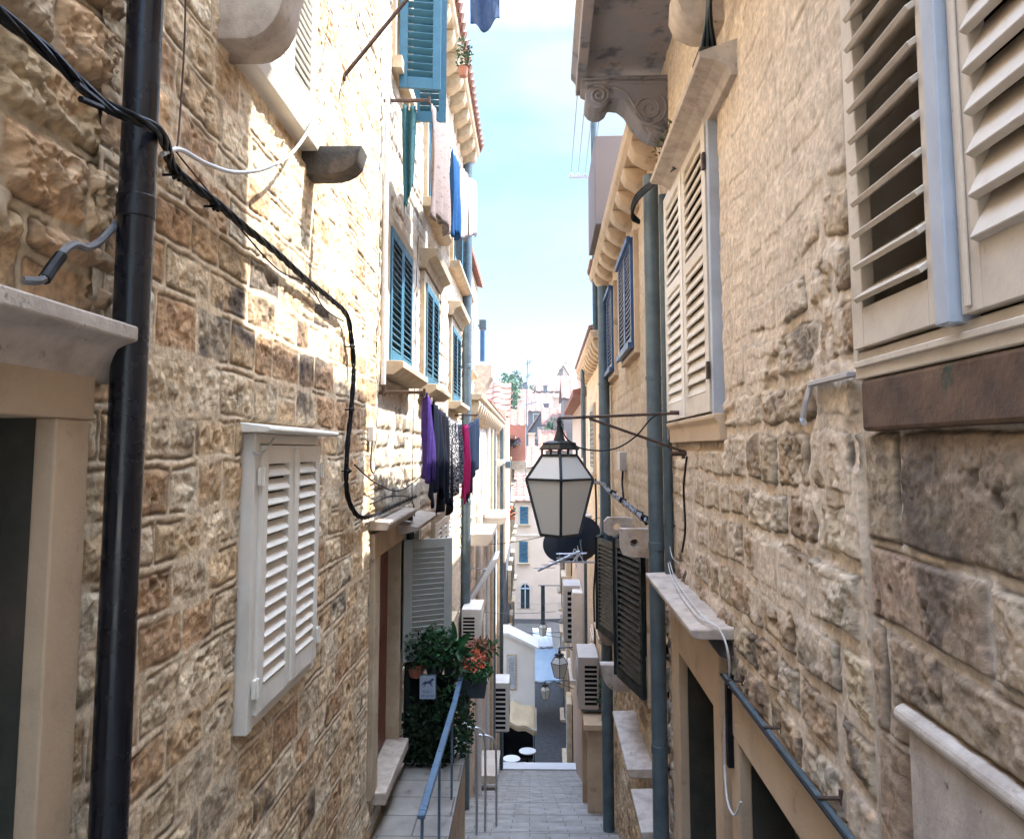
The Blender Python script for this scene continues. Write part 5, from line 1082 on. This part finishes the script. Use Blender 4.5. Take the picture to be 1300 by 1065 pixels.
# the lantern
def lantern(c, R, label, group='street lanterns', tilt=.0, arm=None, name='lantern'):
    """square lantern standing on its corner; c = hanging point at the top"""
    c = Vector(c); t = empty(name, c, label, 'lantern', group); k = R/.239
    def ring(r, z): return [Vector((c.x+r*math.cos(a*pi/2+tilt-pi/2), c.y+r*math.sin(a*pi/2+tilt-pi/2), c.z+z*k)) for a in range(4)]
    zt, zs, zb = -.255, -.425, -.815; r0, r1, r2 = R*.52, R, R*.575
    A, B, Cc = ring(r0, zt), ring(r1, zs), ring(r2, zb)
    b = MB()
    for q in range(4):
        j = (q+1) % 4
        for P, Q in ((A, B), (B, Cc)): b.tube([P[q], Q[q]], .0135*k, 4)
        for P in (A, B, Cc): b.tube([P[q], P[j]], .012*k, 4)
    b.build('frame', M_black, t, recalc=False)
    b = MB()
    for q in range(4):
        j = (q+1) % 4; m_ = Vector((c.x, c.y, 0))
        for P, Q in ((A, B), (B, Cc)):
            w = [P[q], P[j], Q[j], Q[q]]; i_ = [Vector((p.x+(c.x-p.x)*.03, p.y+(c.y-p.y)*.03, p.z)) for p in w]
            b.add(w+i_, [(0,1,2,3), (7,6,5,4), (0,4,5,1), (1,5,6,2), (2,6,7,3), (3,7,4,0)])
    b.build('glass', M_frost, t)
    b = MB(); b.add(Cc+[p+Vector((0, 0, -.012*k)) for p in Cc], [(0,1,2,3), (7,6,5,4), (0,4,5,1), (1,5,6,2), (2,6,7,3), (3,7,4,0)]); b.build('base', M_black, t)
    def pyr(zs_, rs_):
        rg = [ring(r, z) for r, z in zip(rs_, zs_)]; vs = [p for g in rg for p in g]; n = len(rg)
        fs = [(i*4+q, i*4+(q+1) % 4, (i+1)*4+(q+1) % 4, (i+1)*4+q) for i in range(n-1) for q in range(4)]+[(0, 1, 2, 3), tuple((n-1)*4+q for q in range(4))]
        return vs, fs
    b = MB(); vs, fs = pyr((-.215, -.207, -.178, -.165, -.150, -.146), (R*.60, R*.60, R*.50, R*.50, R*.30, R*.12)); b.add(vs, fs)
    b.tube([c+Vector((0, 0, -.15*k)), c+Vector((0, 0, -.09*k)), c+Vector((0, 0, -.03*k))], [.045*k, .024*k, .014*k], 10)
    b.lathe(c+Vector((0, 0, -.035*k)), [(.006*k, 0), (.02*k, .012*k), (.02*k, .03*k), (.008*k, .045*k)], 10); b.build('cap', M_black, t)
    b = MB()
    for q in range(4):
        for f_ in (.5,):
            p = A[q].lerp(A[(q+1) % 4], f_); b.tube([p, p+Vector((0, 0, .042*k))], .006*k, 5)
        b.tube([A[q], A[q]+Vector((0, 0, .042*k))], .008*k, 5)
    b.build('collar', M_black, t, recalc=False)
    b = MB(); b.lathe(c+Vector((0, 0, -.55*k)), [(.02*k, 0), (.045*k, .05*k), (.05*k, .12*k), (.02*k, .2*k)], 12); b.tube([c+Vector((0, 0, -.35*k)), c+Vector((0, 0, -.27*k))], .02*k, 8); b.build('bulb', M_frost, t)
    return t
sL = 5.4; zL = AY(710, 533, 5.4).z; cL = Vector((AY(710, 533, 5.4).x, 5.4, zL))
lantern(cL, .239, 'large black street lantern with frosted glass hanging in the middle of the alley')
t = empty('lantern_bracket', RW.P(sL, 0, zL), 'long thin iron wall bracket holding the large lantern', 'bracket')
xw = RW.P(sL, 0, 0).x
b = MB(); b.tube([(cL.x-.01, 5.4, zL+.012), (xw+.02, 5.4, zL+.05)], .0105, 8); b.build('arm', M_iron, t, smooth=True)
b = MB(); b.tube([(AY(748, 535, 5.4).x, 5.4, zL+.01), (xw+.02, 5.4, AY(868, 576, 5.4).z)], .010, 8); b.build('brace', M_iron, t, smooth=True)
b = MB(); b.lathe((AY(741, 530, 5.4).x-.012, 5.4, zL+.022), [(.008, 0), (.017, .006), (.017, .018), (.008, .024)], 10, axis=(1, 0, 0)); b.lathe((cL.x, 5.4, zL-.012), [(.006, 0), (.014, .008), (.014, .022), (.006, .03)], 10); b.build('knob', M_black, t)
for z in (zL+.05, AY(868, 576, 5.4).z): b = MB(); b.tube([(xw-.12, 5.4, z), (xw+.05, 5.4, z)], .016, 8); b.tube([(xw-.03, 5.4, z-.035), (xw-.03, 5.4, z+.03)], .012, 6); b.build('wall_pin', M_iron, t)
P_ = [AY(x, y, 5.37) for x, y in ((712, 541), (719, 556), (735, 568), (760, 572), (785, 568), (808, 553), (826, 532), (838, 525))]
cabl('cable', 'thin black cable sagging below the lantern bracket', P_, .0055, M_cable)
# satellite dishes seen from behind
def dish(x, y, Y, D, label, yaw=.2, pitch=.2):
    c = AY(x, y, Y); t = empty('satellite_dish', c, label, 'satellite dish', 'dark satellite dishes behind the lantern')
    ax = Vector((math.sin(yaw), -math.cos(yaw), -pitch)).normalized()
    b = MB(); pr = [(D/2*i/8, -.10*D*(1-(i/8)**2)*-1) for i in range(9)]; b.lathe(c, [(r, h) for r, h in pr]+[(D/2+.008, 0), (D/2+.008, -.012)]+[(r, h-.012) for r, h in reversed(pr[:-1])], 36, axis=ax); b.build('reflector', M_dish, t, smooth=True)
    w = RW.P(Y, 0, c.z); b = MB(); b.tube([c+ax*.12*D, Vector((c.x+.1, c.y+.15, c.z-.05)), Vector((w.x+.05, c.y+.2, c.z-.1))], .022, 8); b.tube([c+ax*.1*D, c+ax*.3*D+Vector((0, 0, -D*.35))], .012, 6); b.build('mount', M_zincd, t, recalc=False)
dish(735, 684, 12.5, .76, 'larger dark satellite dish behind the lower right of the lantern')
dish(711, 692, 14, .62, 'smaller dark satellite dish directly below the lantern', yaw=-.1)
t = empty('yagi_aerial', AY(740, 703, 11.8), 'aluminium comb aerial sticking out below the satellite dishes', 'aerial')
a = AY(683, 724, 11.6); c = AY(736, 700, 11.8); b = MB(); b.tube([a, c], .022, 8); b.build('boom', M_alu, t)
b = MB(); e = AY(794, 714, 11.9); b.tube([AY(700, 713, 11.7), e], .014, 8); b.tube([AY(706, 703, 11.8), AY(745, 702, 11.8)], .01, 6); b.tube([c, AY(727, 714, 11.8)], .014, 6); b.build('mount', M_alu, t)
for i in range(5): p = a.lerp(c, .15+i*.18); b = MB(); b.tube([p+Vector((-.16, .0, -.01)), p+Vector((.16, -.2, .03))], .006, 5); b.build('element', M_alu, t)
b = MB()
for i in range(9): p = AY(728+rnd.uniform(0, 8), 692+rnd.uniform(0, 18), 11.75); q = p+Vector((rnd.uniform(-.08, .08), 0, rnd.uniform(-.16, -.02))); b.tube([p, q], .007, 5)
b.build('wire_ties', M_cablew, t, recalc=False)
t = empty('signal_aerial', AY(642, 298, 6.9), 'short dark metal peg on the far corner of the left wall', 'peg')
s_, z_ = LW.px(590, 298, 0); b = MB(); b.tube([LW.P(s_, -.02, z_), LW.P(s_, .24, z_)], .018, 6); b.tube([LW.P(s_, .22, z_-.03), LW.P(s_, .22, z_+.07)], .018, 6); b.build('peg', M_iron, t)
# meter box, cable garland
s_, z_ = RW.px(797, 598, .0)
t = empty('junction_box', RW.P(s_, 0, z_), 'grey cable box on the right wall beyond the lantern, below the sagging cable', 'box')
b = MB(); b.box(RW, s_, s_+.32, 0, .10, z_, z_+.24); b.build('box', M_acg, t, bevel=.012); b = MB(); b.tube(smoothpath([RW.P(s_+.1, .05, z_), RW.P(s_+.1, .06, z_-.15), RW.P(s_+.0, .06, z_-.3), RW.P(s_-.1, .06, z_-.42)]), .014, 7); b.build('wire', M_cable, t, recalc=False)
t = empty('cable_bundle', AY(790, 635, 7.5), 'silver and black tangled cables strung across to the grey downpipe', 'cable')
Pg = [AY(752, 612, 11.2), AY(765, 614, 10), AY(772, 622, 9), AY(785, 633, 8.2), AY(800, 644, 7.4), AY(812, 654, 6.8), AY(822, 662, 6.4)]
bundle(Pg, .018, 3, .012, M_cableg, 'strand', t, pitch=.3); bundle(Pg, .02, 2, .010, M_cable, 'strand', t, pitch=.26, seed=1.5)
for (x, y, Y) in ((778, 627, 8.6), (790, 637, 7.9), (811, 654, 6.9), (818, 660, 6.5)): p = AY(x, y, Y); k = MB(); k.tube([p+Vector((-.03, -.03, .03)), p+Vector((.01, -.04, -.03)), p+Vector((.03, -.02, .02)), p+Vector((-.02, 0, .04))], .016, 6); k.build('clip', M_cable, t, recalc=False)
for k_, (lb, P_, m_, r_) in enumerate((
    ('thin pale wires dropping beside the thick right downpipe', [(846, 300), (850, 420), (848, 560), (850, 690), (862, 715)], M_cablew, .003),
    ('black cable hanging in a strip below the bracket pins', [(872, 580), (868, 620), (870, 670), (866, 700)], M_cable, .008),
    ('black vertical cable on the yellowish right house', [(756, 608), (757, 660), (756, 715), (754, 760), (757, 860)], M_cable, .02))):
    cabl('cable', lb, [RW.at(x, y, .05) for x, y in P_], r_, m_)
b = MB()
t = empty('wire', RW.P(5, .1, -.95), 'pale wires trailing over the stone door ledge on the right', 'cable')
for q in range(2): b = MB().tube(smoothpath([RW.P(6.2, .05, -.75-.03*q), RW.P(5.75, .06+.02*q, -.935), RW.P(5.1, .10+.03*q, -.945), RW.P(4.4, .12+.03*q, -.945), RW.P(4.05+.03*q, .10, -.945), RW.P(3.94+.03*q, .08, -1.05), RW.P(4.1, .05, -1.25), RW.P(4.22, .05, -1.5), RW.P(4.24, .05, -1.72)]), .0035, 6); b.build('strand', M_cablew, t, recalc=False)
b = MB().tube(smoothpath([RW.P(4.24, .05, -1.70), RW.P(4.15, .06, -1.84), RW.P(4.0, .06, -1.85), RW.P(3.9, .05, -1.74)]), .006, 6); b.build('loop', M_cablew, t, recalc=False)
t = empty('conduit', RW.P(3.4, .05, -1.27), 'dark metal conduit running down the right wall from the door ledge on iron pins', 'conduit')
zc_ = RW.px(917, 853, .06)[1]
b = MB(); b.tube([RW.P(4.12, .06, zc_), RW.P(1.2, .06, zc_-.02)], .016, 10); b.build('pipe', M_zincd, t, smooth=True)
b = MB(); b.tube([RW.P(4.12, .085, zc_+.01), RW.P(1.2, .085, zc_)], .007, 8); b.build('cable', M_cable, t, smooth=True)
b = MB(); b.box(RW, 4.1, 4.15, .02, .06, zc_-.46, zc_+.01); b.build('trunking', M_cable, t)
for s in (4.0, 3.35, 2.7): b = MB(); b.tube([RW.P(s, -.02, zc_+.012), RW.P(s, .08, zc_+.012)], .008, 6); b.tube([RW.P(s, .0, zc_-.01), RW.P(s, .0, zc_+.04)], .009, 6); b.build('pin', M_iron, t)
# iron hook right
t = empty('iron_hook', RW.at(1083, 472, .02), 'bent grey iron hook on the wall below the big cream shutters', 'hook')
a, c = RW.px(1083, 474, .03), RW.px(1031, 476, .03); b = MB(); b.box(RW, a[0], c[0], .02, .05, a[1]-.012, a[1]+.006); b.build('bar', M_alu, t, bevel=.003)
b = MB(); b.tube([RW.P(c[0], .035, a[1]), RW.P(c[0]+.01, .05, a[1]-.06), RW.P(c[0]+.03, .06, a[1]-.13), RW.P(c[0]-.03, .075, a[1]-.145)], .011, 8); b.build('hook', M_alu, t)
# wires and the pole arm against the sky
t = empty('wire_bracket', RW.P(12, .6, 4.4), 'horizontal metal arm with insulators carrying thin wires at the right eaves', 'wire arm')
Yw = 12.2; a = AY(722, 224.5, Yw); c = AY(770, 224.5, Yw); b = MB(); b.box(XY, a.x, c.x, -Yw+.02, -Yw-.02, a.z-.02, a.z+.02); b.build('arm', M_alu, t)
for q, x in enumerate((725, 734, 743, 752)):
    p = AY(x, 224, Yw); k = MB(); k.lathe(p+Vector((0, 0, .0)), [(.02, 0), (.025, .03), (.012, .06)], 8); k.build('insulator', M_ledge, t)
    o = MB().tube([p+Vector((0, 0, .05)), AY((746, 759, 772, 784)[q], -40, 5.0)], .004, 5).build('wire', M_zincd, t, recalc=False)
# mossy tufts
for (x, y, lb) in ((858, 112, 'dry weeds growing on the edge of the right window hood'),):
    c = RW.P(5.2, .17, 2.16); t = leaves(c, (.03, .40, .03), 60, M_moss, None, 'dry_weeds', lsz=.028, long=1.6, seed=3, shell=.0); tag(t, lb, 'weeds')
# plants on the far right
t = empty('potted_plant', RW.P(10.9, .2, -4.0), 'green plant peeping from behind the lower right downpipe', 'plant')
c = AY(770, 880, 12.4); b = MB(); b.lathe(c-Vector((0, 0, .3)), [(.08, 0), (.1, .15)], 10); b.build('pot', M_terr, t); leaves(c, (.13, .13, .25), 200, M_leaf, t, 'foliage', lsz=.07, seed=31, shell=.1)
# far lanterns
def flantern(x, y, Y, R, label, wall=True):
    c = AY(x, y, Y); t = lantern(c, R, label); k = MB(); w = RW.P(Y, 0, c.z)
    k.tube([c+Vector((0, 0, .0)), (w.x, Y, c.z+.03)], .02, 6); k.tube([c+Vector((.3, 0, .0)), (w.x, Y, c.z-.3)], .015, 6); k.build('arm', M_black, t); return t
flantern(710, 822, 22, .24, 'whitish lantern on the far right wall above the shaded street')
flantern(692, 864, 30, .20, 'lowest lantern hanging over the dark part of the street')
flantern(689, 786, 40, .24, 'dark lantern hanging before the pale blue awning')
flantern(665.5, 803, 46, .24, 'small lantern behind the roof of the white house')
for i, (x, y, Y, lb) in enumerate(((689, 747, 50, 'dark hanging banner against the pink facade'),)):
    c = AY(x, y, Y); t = empty('banner', c, lb, 'banner'); k = MB(); k.box(XY, c.x-.12, c.x+.14, -Y+.01, -Y-.01, c.z-2.1, c.z+.2); k.build('cloth', M_zincd, t); k = MB(); k.tube([c+Vector((-.3, 0, .2)), RW.P(Y, 0, c.z+.2)], .03, 6); k.build('pole', M_zincd, t)
# café tables under the awning
for i, (x, Y) in enumerate(((-.75, 31.8), (-.1, 32.6))):
    t = empty('cafe_table', (x, Y, -13.2), 'small white topped table under the cream awning, ' + ('the left one' if i == 0 else 'the right one'), 'table'); zg = -1.65-SLOPE*0-11.2
    k = MB(); k.lathe((x, Y, -12.62), [(.35, 0), (.36, .02), (.35, .04)], 16); k.build('tabletop', M_plwh, t); k = MB(); k.lathe((x, Y, -13.9), [(.2, 0), (.03, .05), (.03, 1.28)], 10); k.build('leg', M_dark, t)
# joints between the slabs of steps and street
for m_, sc_, mo in ((M_steps, 1.6, .012), (M_paving, 1.3, .02)):
    nt_ = m_.node_tree; bs = nt_.nodes['Principled BSDF']; lk = bs.inputs['Base Color'].links[0]; src = lk.from_socket
    br = nt_.nodes.new('ShaderNodeTexBrick'); br.inputs['Scale'].default_value = sc_; br.inputs['Mortar Size'].default_value = mo; br.inputs['Color1'].default_value = (1, 1, 1, 1); br.inputs['Color2'].default_value = (.8, .8, .78, 1); br.inputs['Mortar'].default_value = (.38, .36, .33, 1); br.inputs['Brick Width'].default_value = .9; br.inputs['Row Height'].default_value = .55
    tc_ = nt_.nodes.new('ShaderNodeTexCoord'); nt_.links.new(tc_.outputs['Object'], br.inputs['Vector'])
    mm = nt_.nodes.new('ShaderNodeMix'); mm.data_type = 'RGBA'; mm.blend_type = 'MULTIPLY'; mm.inputs[0].default_value = 1; nt_.links.new(src, mm.inputs[6]); nt_.links.new(br.outputs[0], mm.inputs[7]); nt_.links.new(mm.outputs[2], bs.inputs['Base Color'])
# clutter down the alley
pipe(LW, 21.9, .10, -12, .8, .06, M_cablew, 'thin white drainpipe between the stone canopies of the long pale house')
pipe(LW, 28.6, .25, -12, .8, .07, M_zincd, 'dark drainpipe near the far end of the long pale house')
pipe(RW, 18.8, .08, -10, 1.7, .04, M_zincd, 'dark drainpipe at the far corner of the yellowish house')
pipe(RW, 13.0, .08, -8, -1.0, .03, M_cable, 'thin black pipe between the red brown louvre and the grey downpipe')
t = empty('folded_awning', LW.P(16, .2, -2.9), 'small white folded awning sticking up from the fourth left house', 'awning')
b = MB(); b.prism(LW, [(.02, -3.1), (.10, -3.12), (.62, -2.35), (.66, -2.2), (.56, -2.22)], 's', 15.4, 16.6); b.build('canvas', M_canv, t, bevel=.02)
b = MB(); b.tube([LW.P(15.5, .0, -2.4), LW.P(15.5, .5, -2.45)], .015, 6); b.build('awning_frame', M_alu, t)
for k_, (x0, y0, Y0, x1, y1, Y1, sg, lb) in enumerate(((580, 774, 14, 705, 776, 16, .05, 'thin pale wire crossing the alley above the air conditioner'), (655, 765, 44, 716, 764, 44, .1, 'thin wire crossing the far end of the street'), (600, 690, 17, 765, 655, 12.5, .15, 'thin dark wire crossing the alley behind the lantern'))):
    a = AY(x0, y0, Y0); c = AY(x1, y1, Y1); P_ = [a.lerp(c, i/14)-Vector((0, 0, 4*sg*(i/14)*(1-i/14))) for i in range(15)]
    tag(MB().tube(P_, .006, 5).build('wire', M_cableg if k_ != 2 else M_cable, None, recalc=False), lb, 'wire')
t = empty('meter_cabinet', RW.P(17.5, .3, -1.4), 'small grey meter cabinet on the yellowish right house', 'cabinet')
b = MB(); b.box(RW, 17.2, 17.8, 0, .22, -2.4, -1.5); b.build('casing', M_acg, t, bevel=.01); b = MB(); b.box(RW, 17.19, 17.2, .03, .19, -2.35, -1.55); b.build('panel', M_greyw, t)
# ============================================================ LIGHT AND SKY
sv = Vector((1, .25, 1.72)).normalized()
sun = bpy.data.lights.new('sun', 'SUN'); sun.energy = 2.0; sun.angle = math.radians(.53); sun.color = (1, .95, .87)
so = bpy.data.objects.new('sun', sun); COL.objects.link(so); so.rotation_euler = (-sv).to_track_quat('-Z', 'Y').to_euler()
W = bpy.data.worlds.new('World'); SC.world = W; W.use_nodes = True; nt = W.node_tree; N = nt.nodes; L = nt.links
bg = N['Background']; sky = N.new('ShaderNodeTexSky'); sky.sky_type = 'NISHITA'; sky.sun_disc = False
sky.sun_elevation = math.asin(sv.z); sky.sun_rotation = math.atan2(sv.x, sv.y); sky.air_density = 1.2; sky.dust_density = .6; sky.ozone_density = 2.5
tc = N.new('ShaderNodeTexCoord'); mp = N.new('ShaderNodeMapping'); mp.inputs['Scale'].default_value = (1.3, 1.3, 3.2); mp.inputs['Location'].default_value = (.4, .2, .15)
L.new(tc.outputs['Generated'], mp.inputs[0])
n1 = N.new('ShaderNodeTexNoise'); n1.inputs['Scale'].default_value = 2.1; n1.inputs['Detail'].default_value = 9; n1.inputs['Roughness'].default_value = .52; L.new(mp.outputs[0], n1.inputs['Vector'])
r1_ = N.new('ShaderNodeMapRange'); r1_.inputs[1].default_value = .40; r1_.inputs[2].default_value = .60; L.new(n1.outputs['Fac'], r1_.inputs[0])
mx = N.new('ShaderNodeMix'); mx.data_type = 'RGBA'; L.new(r1_.outputs[0], mx.inputs[0]); tn = N.new('ShaderNodeMix'); tn.data_type = 'RGBA'; tn.blend_type = 'MULTIPLY'; tn.inputs[0].default_value = 1; L.new(sky.outputs[0], tn.inputs[6]); tn.inputs[7].default_value = (.88, .96, 1.0, 1); L.new(tn.outputs[2], mx.inputs[6]); mx.inputs[7].default_value = (2.5, 2.55, 2.5, 1)
sx = N.new('ShaderNodeSeparateXYZ'); L.new(tc.outputs['Generated'], sx.inputs[0])
cr = N.new('ShaderNodeValToRGB'); ce = cr.color_ramp.elements; ce[0].position = 0; ce[0].color = (.052, .059, .063, 1); ce[1].position = .97; ce[1].color = (1, 1, 1, 1)  # overhead sky raised as added fill for the alley, low sky dimmed
for p_, v_ in ((.22, .063), (.50, .082), (.66, .62)): e_ = ce.new(p_); e_.color = (v_*.9 if v_ < .2 else v_, v_, v_*1.03, 1)
L.new(sx.outputs[2], cr.inputs[0]); gn = N.new('ShaderNodeMix'); gn.data_type = 'RGBA'; gn.blend_type = 'MULTIPLY'; gn.inputs[0].default_value = 1
L.new(mx.outputs[2], gn.inputs[6]); L.new(cr.outputs[0], gn.inputs[7]); sc_ = N.new('ShaderNodeVectorMath'); sc_.operation = 'SCALE'; sc_.inputs[3].default_value = 3.0; L.new(gn.outputs[2], sc_.inputs[0]); L.new(sc_.outputs[0], bg.inputs['Color']); bg.inputs['Strength'].default_value = .15
vs_ = SC.view_settings; vs_.view_transform = 'Standard'; vs_.look = 'None'; vs_.gamma = 1; vs_.use_curve_mapping = False; vs_.exposure = 3.35
hb = MB(); hb.box(XY, -905, 905, 305, -1805, -15.7, 45); hz = hb.build('haze', M_glass, None); hz.data.materials.clear()
hm_ = bpy.data.materials.new('thin_haze'); hm_.use_nodes = True; hn = hm_.node_tree; hn.nodes.remove(hn.nodes['Principled BSDF'])
pv = hn.nodes.new('ShaderNodeVolumePrincipled'); pv.inputs['Color'].default_value = (.86, .90, .96, 1); pv.inputs['Density'].default_value = .00045; pv.inputs['Anisotropy'].default_value = .2
hn.links.new(pv.outputs[0], hn.nodes['Material Output'].inputs['Volume']); hz.data.materials.append(hm_); tag(hz, kind='stuff'); hz.display_type = 'WIRE'
SC.render.engine = 'CYCLES'; SC.cycles.max_bounces = 8; SC.cycles.diffuse_bounces = 6
